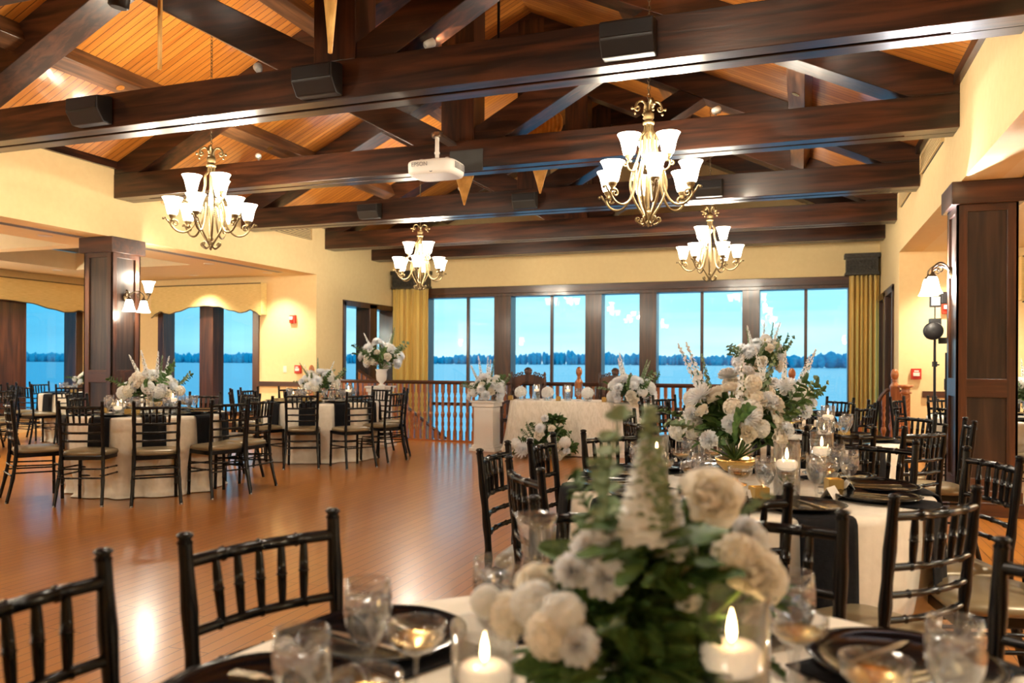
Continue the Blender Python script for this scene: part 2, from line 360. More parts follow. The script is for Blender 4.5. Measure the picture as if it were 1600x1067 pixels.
# far wall with the big window opening
WX0, WX1, WZ = -7.56, .86, 2.74
m_ = MB(); m_.box(XL, WX0, YW, YW+.3, LOW, ZW); m_.box(WX1, XR, YW, YW+.3, LOW, ZW); m_.box(WX0, WX1, YW, YW+.3, WZ, ZW)
m_.prism([(XL, ZW), (XR, ZW), (XC, RIDGE+.1)], lambda x, z: (x, YW, z), lambda x, z: (x, YW+.3, z))
m_.box(XL, XR, 12.06, 12.16, LOW, -.3)
struct('wall_far', m_, 'plaster', 'cream gable wall above the lake windows')

# windows -------------------------------------------------------------
def window_x(name, lab, y, yo, xs, posts, z0, z1, transoms=(), mull=(), fw=.10):
    """window in a wall of constant y; xs=(x0,x1); posts [(a,b)], thin mullions at mull"""
    f = MB(); d0, d1 = y-.03, yo
    f.box(xs[0], xs[0]+fw, d0, d1, z0, z1); f.box(xs[1]-fw, xs[1], d0, d1, z0, z1)
    f.box(xs[0], xs[1], d0-.01, d1, z1-fw, z1+.02); f.box(xs[0], xs[1], d0-.03, d1, z0-.03, z0+.05)
    root = f.obj(name, 'trim_Z', bevel=.006); root['kind'] = 'structure'; tag(root, lab, 'window')
    for a, b in posts: MB().box(a, b, d0, d1, z0, z1).obj('window_post', 'trim_Z', root, bevel=.006)
    for a in mull: MB().box(a-.028, a+.028, yo-.07, yo, z0, z1).obj('mullion', 'trim_Z', root)
    for t in transoms: MB().box(xs[0], xs[1], yo-.07, yo, t-.035, t+.035).obj('transom', 'trim_X', root)
    MB().box(xs[0]+.01, xs[1]-.01, yo-.045, yo-.035, z0, z1).obj('glass_pane', 'window_glass', root)
    return root
def window_y(name, lab, x, xo, ys, posts, z0, z1, fw=.10):
    f = MB(); d = sorted((x+(.03 if xo < x else -.03), xo)); d0, d1 = d
    f.box(d0, d1, ys[0], ys[0]+fw, z0, z1); f.box(d0, d1, ys[1]-fw, ys[1], z0, z1)
    f.box(d0, d1, ys[0], ys[1], z1-fw, z1+.02); f.box(d0, d1, ys[0], ys[1], z0-.03, z0+.05)
    root = f.obj(name, 'trim_Z', bevel=.006); root['kind'] = 'structure'; tag(root, lab, 'window')
    for a, b in posts: MB().box(d0, d1, a, b, z0, z1).obj('window_post', 'trim_Z', root, bevel=.006)
    g = (xo+.04, xo+.05) if xo < x else (xo-.05, xo-.04)
    MB().box(g[0], g[1], ys[0]+.01, ys[1]-.01, z0, z1).obj('glass_pane', 'window_glass', root)
    return root
window_x('window_1', 'long dark framed window wall facing the lake', YW, YW+.28, (WX0, WX1),
         [(-5.97, -5.60), (-4.03, -3.70), (-2.95, -2.62), (-1.03, -.72)], LOW+.1, WZ, (.41, -1.2), (-6.66, -4.80, -1.79, .08), .08)
m_ = MB(); m_.box(WX0-.12, WX1+.1, YW-.06, YW+.02, WZ-.02, WZ+.13); struct('trim_1', m_, 'trim_X', 'dark wood header above the lake windows', .008)
window_y('window_2', 'narrow dark framed corner window beside the left curtain', XL, XL-.3, (13.39, YW-.02), [(14.38, 14.67)], .1, 2.48, .09)
window_y('window_3', 'narrow dark framed corner window beside the right curtain', XR, XR+.3, (13.12, YW-.02), [(14.2, 14.5)], .1, 2.48, .09)
window_x('window_4', 'pair of windows under the scalloped gold valance on the end wall', YA, YA+.28, (-11.94, -9.55), [(-10.92, -10.60)], .3, 2.6, fw=.14)
window_y('window_5', 'dark framed window in the outer left wall', XO, XO-.28, (8.3, 11.83), [(9.9, 10.62)], .3, 2.6, .16)
window_y('window_6', 'dark framed window in the outer left wall close to us', XO, XO-.28, (2.0, 5.6), [(3.6, 3.95)], .3, 2.6, .16)
window_x('window_7', 'dark framed window behind the big dark column', YA, YA+.28, (2.9, 5.3), [(3.9, 4.2)], .3, 2.6, fw=.14)
window_y('window_8', 'dark framed window in the outer right wall', XRO, XRO+.28, (8.3, 11.83), [(9.9, 10.3)], .3, 2.6, .16)
# rails, boards
m_ = MB(); m_.box(-9.55, XL-.3, YA-.035, YA, .84, .93); m_.box(XO, -12.0, YA-.035, YA, .84, .93)
struct('trim_2', m_, 'trim_X', 'dark chair rail on the left end wall', .006)
m_ = MB(); m_.box(XR+.3, 2.85, YA-.035, YA, .84, .93); struct('trim_3', m_, 'trim_X', 'dark chair rail on the right end wall', .006)
m_ = MB(); m_.box(XO, XL-.3, YA-.02, YA, 0, .14); struct('baseboard_left', m_, 'trim_X', 'dark baseboard of the left end wall')
m_ = MB(); m_.box(XR+.3, XRO, YA-.02, YA, 0, .14); struct('baseboard_right', m_, 'trim_X', 'dark baseboard of the right end wall')
m_ = MB(); m_.box(XL, XL+.05, YB, YW, ZW-.07, ZW+.03); struct('trim_4', m_, 'beam_Y', 'dark trim where the left wall meets the boards')
m_ = MB(); m_.box(XR-.05, XR, YB, YW, ZW-.07, ZW+.03); struct('trim_5', m_, 'beam_Y', 'dark trim where the right wall meets the boards')

# ================================================================== ROOF TRUSSES
def truss(y0, label, webs=True, full=True):
    root = thing('roof_truss', label, 'roof truss', (XC, y0, 3.385), 0, 'dark timber trusses across the hall')
    o = Vector((-XC, -y0, -3.385))
    T = Matrix.Translation(o)
    zb, zt = 3.385, 3.69
    for a, b in ((0, .145), (.185, .33)):
        MB().box(XL, XR, y0+a, y0+b, zb, zt, T=T).obj('bottom_chord', 'beam_X', root, bevel=.006)
    MB().box(XL, XL+.42, y0+.145, y0+.185, zb+.002, zt-.01, T=T).box(XR-.42, XR, y0+.145, y0+.185, zb+.002, zt-.01, T=T).box(XL+.42, XR-.42, y0+.145, y0+.185, zb+.10, zt-.01, T=T).obj('spacer_board', 'beam_X', root)
    if not full: return root
    for s in (-1, 1):
        D = .33; xe = 4.805; x1 = xe-(3.69-(ZW-D))/SL
        P = [(xe, 3.69), (xe, ZW), (0, RIDGE), (0, RIDGE-D), (x1, 3.69)]
        P = [(XC+s*a, b) for a, b in P]
        m_ = MB(); m_.prism(P, lambda x, z: T @ Vector((x, y0+.004, z)), lambda x, z: T @ Vector((x, y0+.326, z)))
        m_.obj('top_chord', 'beam_X', root, bevel=.006)
        if webs:
            # strut from the king post foot up to the rafter
            S = .55; lo = lambda d: 3.69 + S*(d-.53); hi = lambda d: lo(d)+.32
            zu = lambda d: RIDGE-D-SL*d
            dl = (RIDGE-D-3.69+S*.53)/(S+SL); dh = (RIDGE-D-3.69-.32+S*.53)/(S+SL)
            P = [(.19, 3.69), (.53, 3.69), (dl, zu(dl)), (dh, zu(dh)), (.19, hi(.19))]
            P = [(XC+s*a, b) for a, b in P]
            m_ = MB(); m_.prism(P, lambda x, z: T @ Vector((x, y0+.02, z)), lambda x, z: T @ Vector((x, y0+.31, z)))
            m_.obj('strut', 'beam_X', root, bevel=.006)
    MB().box(XC-.19, XC+.19, y0+.002, y0+.328, zt, RIDGE-.1, T=T).obj('king_post', 'beam_Z', root, bevel=.006)
    return root
ORD = [(-1.76, 'roof truss behind the viewpoint, dark stained timber'), (.66, 'roof truss right above the viewpoint, dark stained timber'),
       (3.08, 'dark timber roof truss just above the top edge of the photo'),
       (5.50, 'nearest visible dark timber truss, crossing the whole photo with three speakers'),
       (7.92, 'dark timber truss in line with the two columns, behind the projector'),
       (10.40, 'dark timber truss carrying small speakers beyond the projector'),
       (12.76, 'dark timber truss above the balcony railing')]
for y, l in ORD: truss(y, l)
truss(14.47, 'last dark timber beam in front of the lake window wall', webs=False)
# purlins
for i, (x, l) in enumerate(((-7.03, 'dark purlin low on the left roof slope'), (-5.3, 'dark purlin high on the left roof slope'), (.02, 'dark purlin low on the right roof slope'), (-1.71, 'dark purlin high on the right roof slope'))):
    root = thing('purlin', l, 'roof beam', (x, 5, zc(x)), 0, 'purlins along the roof slopes')
    s = 1 if x < XC else -1
    th = math.atan(SL)*s
    T = Matrix.Rotation(-th, 4, 'Y')
    MB().box(-.10, .10, YB-4.99, YW-5.01, -.20, -.002, T=T).obj('purlin_timber', 'purlin_wood', root, bevel=.006)
    for y in (-.7, 1.7, 4.3, 6.6):
        MB().lathe([(.045, -.206), (.045, -.198), (1e-4, -.198)], 16, T=T @ Matrix.Translation((0, y, 0))).obj('cover_disc', 'gold_rim', root)
# ================================================================== COLUMNS
def column(x0, label):
    """panelled wooden column, footprint .47 square"""
    W = .47; root = thing('column', label, 'column', (x0+W/2, 7.87+W/2, 0), 0, 'panelled timber columns')
    h = W/2
    MB().box(-h+.02, h-.02, -h+.02, h-.02, 0, ZS).obj('shaft', 'panel_wood', root)
    MB().box(-h-.035, h+.035, -h-.035, h+.035, 0, .22).box(-h-.05, h+.05, -h-.05, h+.05, 0, .12).obj('plinth', 'trim_X', root, bevel=.008)
    MB().box(-h-.045, h+.045, -h-.045, h+.045, ZS-.2, ZS-.002).obj('capital', 'trim_X', root, bevel=.008)
    for k in range(4):
        T = Matrix.Rotation(k*pi/2, 4, 'Z')
        st = MB()
        for s in (-1, 1): st.box(s*h if s < 0 else h-.085, -h+.085 if s < 0 else h, -h, -h+.022, .2, ZS-.19, T=T)
        st.obj('stile', 'trim_Z', root, bevel=.003)
        r = MB()
        for z0, z1 in ((.2, .32), (1.02, 1.18), (ZS-.26, ZS-.19)): r.box(-h+.08, h-.08, -h, -h+.022, z0, z1, T=T)
        r.obj('rail', 'trim_X', root, bevel=.003)
    return root
column(XR-.03, 'tall dark panelled column at the right edge of the room')
column(XL-.44, 'dark panelled column behind the left round table')
# ================================================================== OUTSIDE
m_ = MB(); m_.box(-9000, 9000, YW+2, 9000, -4.3, -4.2)
m_.box(-9000, XO-2, -4000, YW+2, -4.3, -4.2)
o = m_.obj('lake', 'lake_water'); tag(o, 'pale blue lake outside the windows', 'lake', kind='stuff')
random.seed(4)
def treeline(cx, cy, ang, length, depth, h0, h1, bumps, name, label, seed):
    random.seed(seed); m_ = MB(); ux, uy = cos(ang), sin(ang)
    n = int(length/8)
    ph = [random.uniform(0, 6) for _ in range(4)]
    # a low bank with overlapping rounded crowns
    for i in range(n):
        t = (i+.5)/n*length - length/2
        hh = h0 + (h1-h0)*(.5+.25*sin(t*.006+ph[0])+.15*sin(t*.021+ph[1])+.1*sin(t*.05+ph[2]))
        for k in range(2):
            r = random.uniform(5, 11); off = random.uniform(0, depth)
            hgt = hh*random.uniform(.70, 1.0)*(1.12 if random.random() < .15 else 1)
            tt = t+random.uniform(-9, 9)
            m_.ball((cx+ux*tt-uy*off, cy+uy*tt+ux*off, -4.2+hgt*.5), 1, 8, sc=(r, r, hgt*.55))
    o = m_.obj(name, 'tree_haze_blue'); tag(o, label, 'trees', kind='stuff')
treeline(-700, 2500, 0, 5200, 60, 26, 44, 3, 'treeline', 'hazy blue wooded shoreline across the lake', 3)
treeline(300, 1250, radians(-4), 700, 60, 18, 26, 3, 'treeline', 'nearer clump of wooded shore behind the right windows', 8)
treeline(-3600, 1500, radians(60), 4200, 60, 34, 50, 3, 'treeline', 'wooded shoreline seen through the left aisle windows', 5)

# ================================================================== CURTAINS, VALANCES
def curtain(x0, x1, label):
    y = YW-.16; n = 110
    root = thing('curtain', label, 'curtain', ((x0+x1)/2, y, 2.95), 0, 'gold curtains beside the lake windows')
    def fn(s, t):
        x = x0+(x1-x0)*s; a = s*2*pi*6.5
        return (x-(x0+x1)/2+.01*sin(a*1.7), (.045+.015*t)*(sin(a)+.35*sin(2.3*a+1)), (LOW+.05-2.95)*t)
    m_ = MB(); m_.grid(fn, n, 6); o = m_.obj('curtain_panel', 'gold_cloth', root)
    sd = o.modifiers.new('cloth_thickness', 'SOLIDIFY'); sd.thickness = .006
    return root
curtain(.80, 1.27, 'gold pleated curtain hanging at the right end of the lake windows')
curtain(-8.25, -7.42, 'gold pleated curtain hanging at the left end of the lake windows')
def cornice(x0, x1, label):
    root = thing('curtain_cornice', label, 'cornice box', ((x0+x1)/2, YW-.14, 2.86), 0, 'carved dark cornice boxes')
    w_ = (x1-x0)/2
    m_ = MB(); m_.box(-w_, w_, -.12, .14, .03, .33); m_.box(-w_-.03, w_+.03, -.15, .14, .30, .38); m_.box(-w_-.02, w_+.02, -.14, .14, .0, .05)
    m_.obj('cornice_box', 'black_carving', root, bevel=.01)
    c_ = MB(); random.seed(7)
    for i in range(int(w_*2/.055)):
        for j in range(4):
            x = -w_+.03+i*.055+random.uniform(-.01, .01); z = .085+j*.05
            c_.tube([(x+.022*cos(a_)*(1-a_/9), -.125, z+.022*sin(a_)*(1-a_/9)) for a_ in [k*.8 for k in range(8)]], .008, 5)
    c_.obj('carved_scrollwork', 'black_carving', root)
cornice(.74, 1.26, 'black carved cornice box on top of the right gold curtain')
cornice(-8.22, -7.42, 'black carved cornice box on top of the left gold curtain, behind a chandelier')
def valance(label, W, loc, rz):
    """scalloped gold valance, W wide, hanging from z=0 down, facing -y"""
    root = thing('valance', label, 'valance', loc, rz, 'scalloped gold window valances')
    def bottom(s):
        # s in 0..1: side ears low, arched centre
        u = abs(s-.5)*2
        K = [(0, -.40), (.25, -.42), (.5, -.50), (.65, -.545), (.74, -.53), (.82, -.49), (.9, -.53), (1.0, -.61)]
        for (a, p), (b, q_) in zip(K, K[1:]):
            if u <= b: f = (u-a)/(b-a); f = f*f*(3-2*f); return p+(q_-p)*f
        return -.61
    n = 60; P = [(-W/2, 0), (W/2, 0)] + [(W/2-W*i/n, bottom(1-i/n)) for i in range(n+1)]
    m_ = MB()
    for i in range(n):
        a, b = i/n, (i+1)/n; x0, x1 = -W/2+W*a, -W/2+W*b
        m_.add([(x0, 0, 0), (x1, 0, 0), (x1, 0, bottom(b)), (x0, 0, bottom(a)), (x0, .03, 0), (x1, .03, 0), (x1, .03, bottom(b)), (x0, .03, bottom(a))],
               [(0, 3, 2, 1), (4, 5, 6, 7), (3, 7, 6, 2)])
    for s in (-1, 1): m_.box(s*W/2-.015, s*W/2+.015, 0, .16, -.58, 0)
    m_.box(-W/2, W/2, 0, .16, -.01, .01)
    m_.obj('valance_board', 'valance_cloth', root)
    MB().tube([(-W/2+W*i/n, -.006, bottom(i/n)) for i in range(n+1)], .010, 6).obj('piping', 'bronze_dark', root)
    MB().tube([(-W/2, -.006, 0), (W/2, -.006, 0)], .010, 6).obj('piping', 'bronze_dark', root)
    return root
v1 = valance('gold scalloped valance above the pair of windows on the left end wall', 2.56, (-10.68, YA-.17, 2.75), 0)
dup(v1, (XO+.17, 10.1, 2.75), pi/2, 'gold scalloped valance on the outer left wall beside the column').scale = (1.45, 1, 1)
dup(v1, (4.05, YA-.17, 2.75), 0, 'gold scalloped valance seen just right of the big dark column')
dup(v1, (XRO-.17, 10.1, 2.75), -pi/2, 'gold scalloped valance on the outer right wall').scale = (1.45, 1, 1)
# ================================================================== CHANDELIERS AND SCONCES
def bell_shade(T, h=.175, r0=.035, r1=.10, mi=0):
    pr = [(r0, 0), (.046, .008), (.055, .035), (.063, .075), (.073, .118), (.086, .150), (.10, .175), (.095, .175), (.080, .148), (.066, .115), (.056, .075), (.048, .035), (1e-4, .014)]
    return MB().lathe([(r*r1/.10 if i not in (0,) else r, z*h/.175) for i, (r, z) in enumerate(pr)], 20, mi, T)
def spiral(c, r0, r1, a0, a1, ang, n=14):
    """flat scroll in the vertical plane at azimuth ang; c=(r,z)"""
    out = []
    for i in range(n+1):
        t = i/n; a = a0+(a1-a0)*t; r = r0+(r1-r0)*t
        rr = c[0]+r*cos(a); out.append((rr*cos(ang), rr*sin(ang), c[1]+r*sin(a)))
    return out
def smooth(P, k=4):
    P = [Vector(p) for p in P]; out = []
    for i in range(len(P)-1):
        p0 = P[max(i-1, 0)]; p1 = P[i]; p2 = P[i+1]; p3 = P[min(i+2, len(P)-1)]
        for j in range(k):
            t = j/k
            out.append(.5*((2*p1)+(-p0+p2)*t+(2*p0-5*p1+4*p2-p3)*t*t+(-p0+3*p1-3*p2+p3)*t**3))
    out.append(P[-1]); return out
def rz_(path, ang): return [(r*cos(ang), r*sin(ang), z) for r, z in path]
def make_chandelier():
    root = thing('chandelier', 'chandelier', 'chandelier', (0, 0, 0), 0, 'two tier bronze chandeliers with bell shades')
    # local origin: top collar at z=0, bottom finial at z=-.97
    fr_ = MB()
    fr_.lathe([(.012, .02), (.03, 0), (.045, -.01), (.045, -.05), (.035, -.06), (.035, -.07), (.05, -.08), (.05, -.10), (.02, -.11)], 14)
    for k in range(6):
        a = k*pi/3+.3
        fr_.tube(smooth(rz_([(.028, -.09), (.035, -.16), (.065, -.20), (.068, -.30), (.10, -.42), (.14, -.54), (.15, -.64), (.11, -.76), (.03, -.89), (.012, -.93)], a)), .0105, 7)
        fr_.tube(smooth(rz_([(.01, -.85), (.02, -.92), (.05, -.95), (.085, -.93), (.10, -.90)], a)), .0085, 6)
        fr_.tube(spiral((.085, -.905), .024, .006, -pi/2, 2.2*pi-pi/2, a), .0075, 5)
    fr_.tube([(0, 0, -.10), (0, 0, -.86)], .011, 8)
    fr_.lathe([(.004, -.97), (.014, -.955), (.006, -.94), (.022, -.925), (.028, -.90), (.018, -.87), (.030, -.85), (.012, -.83)], 12)
    fr_.obj('scroll_cage', 'bronze', root)
    tp = MB()
    for k in range(4):
        a = k*pi/2+.5
        tp.tube(smooth(rz_([(.012, -.03), (.02, .05), (.055, .095), (.10, .08), (.115, .035)], a)), .011, 6)
        tp.tube(spiral((.10, .035), .026, .008, 0, -2*pi*1.1, a), .0085, 6)
        tp.ball((.145*cos(a), .145*sin(a), .03), .013, 8); tp.ball((.12*cos(a), .12*sin(a), -.012), .012, 8)
        tp.tube(rz_([(.115, .03), (.145, .03)], a), .0075, 5)
    tp.obj('top_scrolls', 'bronze', root)
    arm_l, arm_u = MB(), MB()
    arm_l.tube(smooth(rz_([(.125, -.50), (.135, -.62), (.18, -.74), (.25, -.80), (.33, -.79), (.385, -.73), (.37, -.68), (.33, -.69)], 0)), .0105, 7)
    arm_l.tube(spiral((.345, -.715), .035, .008, 1.2, 1.2+2*pi*1.1, 0), .0085, 6)
    arm_l.tube(smooth(rz_([(.385, -.73), (.42, -.69), (.435, -.665), (.455, -.675)], 0)), .0085, 6); arm_l.ball((.455, 0, -.675), .013, 8)
    arm_l.lathe([(.012, -.70), (.03, -.69), (.014, -.68), (.032, -.655), (.042, -.625), (.040, -.62), (1e-4, -.62)], 12, T=Matrix.Translation((.37, 0, 0)))
    arm_u.tube(smooth(rz_([(.10, -.44), (.13, -.50), (.18, -.50), (.205, -.45), (.18, -.42)], 0)), .009, 6)
    arm_u.tube(spiral((.225, -.455), .022, .006, pi, 3*pi, 0), .0075, 5)
    arm_u.lathe([(.012, -.44), (.028, -.43), (.012, -.42), (.03, -.395), (.04, -.37), (1e-4, -.365)], 12, T=Matrix.Translation((.185, 0, 0)))
    ml_, mu_ = arm_l.mesh('arm', 'bronze'), arm_u.mesh('arm', 'bronze')
    sl_ = bell_shade(Matrix.Translation((.37, 0, -.635))).mesh('glass_shade', 'shade_glass')
    su_ = bell_shade(Matrix.Translation((.185, 0, -.38)), h=.175).mesh('glass_shade', 'shade_glass')
    for k in range(6):
        a = link('arm', ml_, root, rz=k*pi/3+.84); link('glass_shade', sl_, a)
    for k in range(3):
        a = link('arm', mu_, root, rz=k*2*pi/3+1.75); link('glass_shade', su_, a)
    return root
ch0 = make_chandelier()
ZT = 3.42
CH = [(-5.77, 6.75, 'bronze chandelier on the left, between the first and second visible trusses'),
      (-1.22, 6.75, 'largest bronze chandelier, in front of the second visible truss'),
      (-5.77, 11.60, 'small far bronze chandelier in front of the left gold curtain'),
      (-1.22, 11.60, 'small far bronze chandelier in front of the lake windows on the right'),
      (-5.77, 1.87, 'bronze chandelier above the dance floor, beyond the top left of the photo'),
      (-1.22, 1.87, 'bronze chandelier above the viewpoint, beyond the top edge of the photo'),
      (-5.77, -2.98, 'bronze chandelier behind the viewpoint on the left side'),
      (-1.22, -2.98, 'bronze chandelier behind the viewpoint on the right side')]
def chain_mesh(L):
    m_ = MB(); n = int(L/.034)
    for i in range(n):
        z = .02+i*.034; A = []
        for k in range(8):
            t = 2*pi*k/8; x = .011*cos(t); zz = z+.017+.022*sin(t)
            A.append((x, 0, zz) if i % 2 else (0, x, zz))
        m_.tube(A, .0035, 4, closed=True)
    return m_.mesh('chain', 'bronze_dark')
cm = chain_mesh(zc(-1.22)-ZT-.03)
can = MB().lathe([(.065, 0), (.062, -.03), (.02, -.045), (1e-4, -.045)], 16)
link('chain', cm, ch0); can.obj('ceiling_canopy', 'bronze', ch0, (0, 0, zc(-1.22)-ZT-.005))
for x, y, l in CH:
    inst(ch0, USED, (x, y, ZT), random.uniform(0, .4) if y > 7 else 0, l)
    for k in range(3):
        ld = bpy.data.lights.new('chandelier_bulbs', 'POINT'); ld.energy = 34; ld.color = (1, .89, .72); ld.shadow_soft_size = .06
        lo = bpy.data.objects.new('chandelier_bulbs', ld); scn.collection.objects.link(lo)
        a = k*2*pi/3+1.75; lo.location = (x+.26*cos(a+1), y+.26*sin(a+1), ZT-.40)
# sconces: two downward bell shades on scroll arms
def make_sconce():
    root = thing('wall_sconce', 'sconce', 'wall lamp', (0, 0, 0), 0, 'scroll arm wall sconces on the columns')
    MB().lathe([(.055, 0), (.055, .012), (.03, .025), (1e-4, .03)], 16, T=Matrix.Rotation(pi/2, 4, 'Y')).obj('back_plate', 'bronze_dark', root)
    for s in (-1, 1):
        A = MB(); A.tube(smooth([(.01, 0, 0), (.05, s*.05, .06), (.11, s*.10, .08), (.17, s*.12, .03), (.17, s*.12, -.02)]), .008, 6)
        A.tube([(.11+.035*cos(t)*(1-t/12), s*.09, .02+.035*sin(t)*(1-t/12)) for t in [i*.6 for i in range(14)]], .006, 5)
        A.lathe([(.036, -.055), (.030, -.03), (.014, -.015), (.012, 0), (1e-4, 0)], 12, T=Matrix.Translation((.17, s*.12, -.0)))
        a = A.obj('sconce_arm', 'bronze_dark', root)
        bell_shade(Matrix.Translation((.17, s*.12, -.045)) @ Matrix.Rotation(pi, 4, 'X'), h=.15, r1=.085).obj('glass_shade', 'shade_glass', a)
    return root
sc0 = make_sconce()
SC = [((XL+.03, 8.105, 2.13), 0, 'two light scroll sconce on the face of the left column'),
      ((XR-.03, 8.105, 2.13), pi, 'scroll sconce with bell shade on the big dark column at the right')]
for p, r, l in SC:
    inst(sc0, USED, p, r, l)
    ld = bpy.data.lights.new('sconce_bulbs', 'POINT'); ld.energy = 7; ld.color = (1, .89, .72); ld.shadow_soft_size = .05
    lo = bpy.data.objects.new('sconce_bulbs', ld); scn.collection.objects.link(lo); lo.location = (p[0]+(.17 if r == 0 else -.17), p[1], p[2]-.24)
# a single uplight sconce on the far side of the left column
root = thing('wall_sconce', 'upward facing bell sconce behind the left column', 'wall lamp', (XL+.03, 8.36, 2.16))
MB().tube(smooth([(-.02, -.04, -.05), (.05, 0, -.08), (.12, 0, -.02), (.12, 0, .02)]), .008, 6).lathe([(.012, 0), (.03, .02), (.036, .05), (1e-4, .05)], 12, T=Matrix.Translation((.12, 0, 0))).obj('sconce_arm', 'bronze_dark', root)
bell_shade(Matrix.Translation((.12, 0, .045)), h=.15, r1=.085).obj('glass_shade', 'shade_glass', root)
for p, rr, l in (((XO+.02, 7.1, 1.9), 0, 'added unseen upward sconce on the outer left wall between the windows'), ((XO+.02, 1.4, 1.9), 0, 'added unseen upward sconce on the outer left wall near the viewpoint'), ((XRO-.02, 7.1, 1.9), pi, 'added unseen upward sconce on the outer right wall beside the window'), ((XRO-.02, 2.0, 1.9), pi, 'added unseen upward sconce on the outer right wall near the viewpoint')):
    c = dup(root, p, rr, l); ld = bpy.data.lights.new('uplight_bulb', 'POINT'); ld.energy = 150; ld.color = (1, .89, .72); ld.shadow_soft_size = .06  # sconces and bulbs added out of view to brighten the aisle soffits
    lo = bpy.data.objects.new('uplight_bulb', ld); scn.collection.objects.link(lo); lo.location = (p[0]+(.14 if rr == 0 else -.14), p[1], p[2]+.28)
ld = bpy.data.lights.new('uplight_bulb', 'POINT'); ld.energy = 22; ld.color = (1, .89, .72); ld.shadow_soft_size = .05
lo = bpy.data.objects.new('uplight_bulb', ld); scn.collection.objects.link(lo); lo.location = (XL+.15, 8.36, 2.42)
# recessed downlights
dl = MB().lathe([(.075, -.004), (.078, 0), (.06, .002), (.055, .001)], 20)
dlm = MB().lathe([(.085, -.006), (.088, .001), (.062, .001), (.06, -.004), (.085, -.006)], 20).mesh('trim_ring', 'white_plastic')
dle = MB().lathe([(.06, -.003), (.0001, -.003)], 20).mesh('lamp_face', 'bulb_white')
DL = [((-9.06, 7.56), 'downlight beside the tray, left of the dark column top', 210), ((-12.31, 10.52), 'downlight in the soffit over the outer left valance', 210),
      ((-8.75, 8.75), 'downlight just right of the left column top', 210), ((-9.08, 10.59), 'downlight in front of the end wall window aisle', 210),
      ((-10.58, 11.93), 'downlight washing the valance on the left end wall', 170), ((-8.99, 11.98), 'downlight washing the cream wall above the red alarm', 120),
      ((-9.06, 4.6), 'downlight of the left aisle outside the photo, first one', 210), ((-9.06, 1.2), 'downlight of the left aisle outside the photo, second one', 210),
      ((-12.5, 6.6), 'downlight by the outer left wall', 210),
      ((1.95, 11.9), 'downlight washing the right end wall above the alarm', 180), ((4.1, 11.9), 'downlight washing the valance behind the dark column', 180),
      ((2.1, 6.0), 'downlight in the soffit right of the hall', 260), ((2.1, 2.5), 'downlight in the right aisle near the viewpoint', 240), ((3.9, 9.2), 'downlight over the right back table', 240), ((2.0, 9.4), 'downlight above the round table behind the column', 240)]
for (x, y), l, e in DL:
    r = thing('recessed_downlight', l, 'ceiling light', (x, y, ZS), 0, 'recessed downlights in the aisle soffits')
    link('trim_ring', dlm, r); link('lamp_face', dle, r)
    ld = bpy.data.lights.new('downlight_beam', 'SPOT'); ld.energy = e; ld.color = (1, .90, .72); ld.spot_size = radians(112); ld.spot_blend = .8; ld.shadow_soft_size = .05
    lo = bpy.data.objects.new('downlight_beam', ld); scn.collection.objects.link(lo); lo.location = (x, y, ZS-.02)
# small truss spotlights aimed up at the boards
UL = [(-4.35, 5.66, (-5.6, 6.9, 5.0), 'small uplight clipped on the nearest truss, by the left strut'), (-2.75, 5.66, (-1.6, 6.9, 5.0), 'small uplight clipped on the nearest truss, by the right strut'),
      (-6.2, 8.08, (-7.3, 9.3, 4.2), 'small uplight on the second visible truss, left part'), (-.8, 8.08, (.2, 9.3, 4.4), 'small uplight on the second visible truss, right part'),
      (-6.2, 3.24, (-7.0, 4.4, 4.2), 'small uplight on the truss above the photo, left part'), (-.8, 3.24, (0, 4.4, 4.4), 'small uplight on the truss above the photo, right part'),
      (-4.6, 10.56, (-5.8, 11.6, 4.9), 'small uplight on the third visible truss, left part'), (-2.4, 10.56, (-1.4, 11.6, 4.9), 'small uplight on the third visible truss, right part')]
for x, y, tgt, l in UL:
    r = thing('truss_uplight', l, 'spotlight', (x, y, 3.69), 0, 'small uplights on the trusses')
    MB().lathe([(.04, 0), (.04, .012), (.008, .014), (.008, .07), (1e-4, .07)], 12).obj('base', 'white_plastic', r)
    dvec = (Vector(tgt)-Vector((x, y, 3.80))).normalized(); T = Matrix.Translation((0, 0, .10)) @ dvec.to_track_quat('Z', 'Y').to_matrix().to_4x4()
    MB().lathe([(.02, -.04), (.032, -.03), (.04, .04), (.036, .045), (1e-4, .03)], 12, T=T).obj('lamp_head', 'white_plastic', r)
    ld = bpy.data.lights.new('uplight_beam', 'SPOT'); ld.energy = 55; ld.color = (1, .87, .66); ld.spot_size = radians(110); ld.spot_blend = .7; ld.shadow_soft_size = .04
    lo = bpy.data.objects.new('uplight_beam', ld); scn.collection.objects.link(lo); lo.location = Vector((x, y, 3.80))+dvec*.07
    lo.rotation_euler = (-dvec).to_track_quat('Z', 'Y').to_euler()

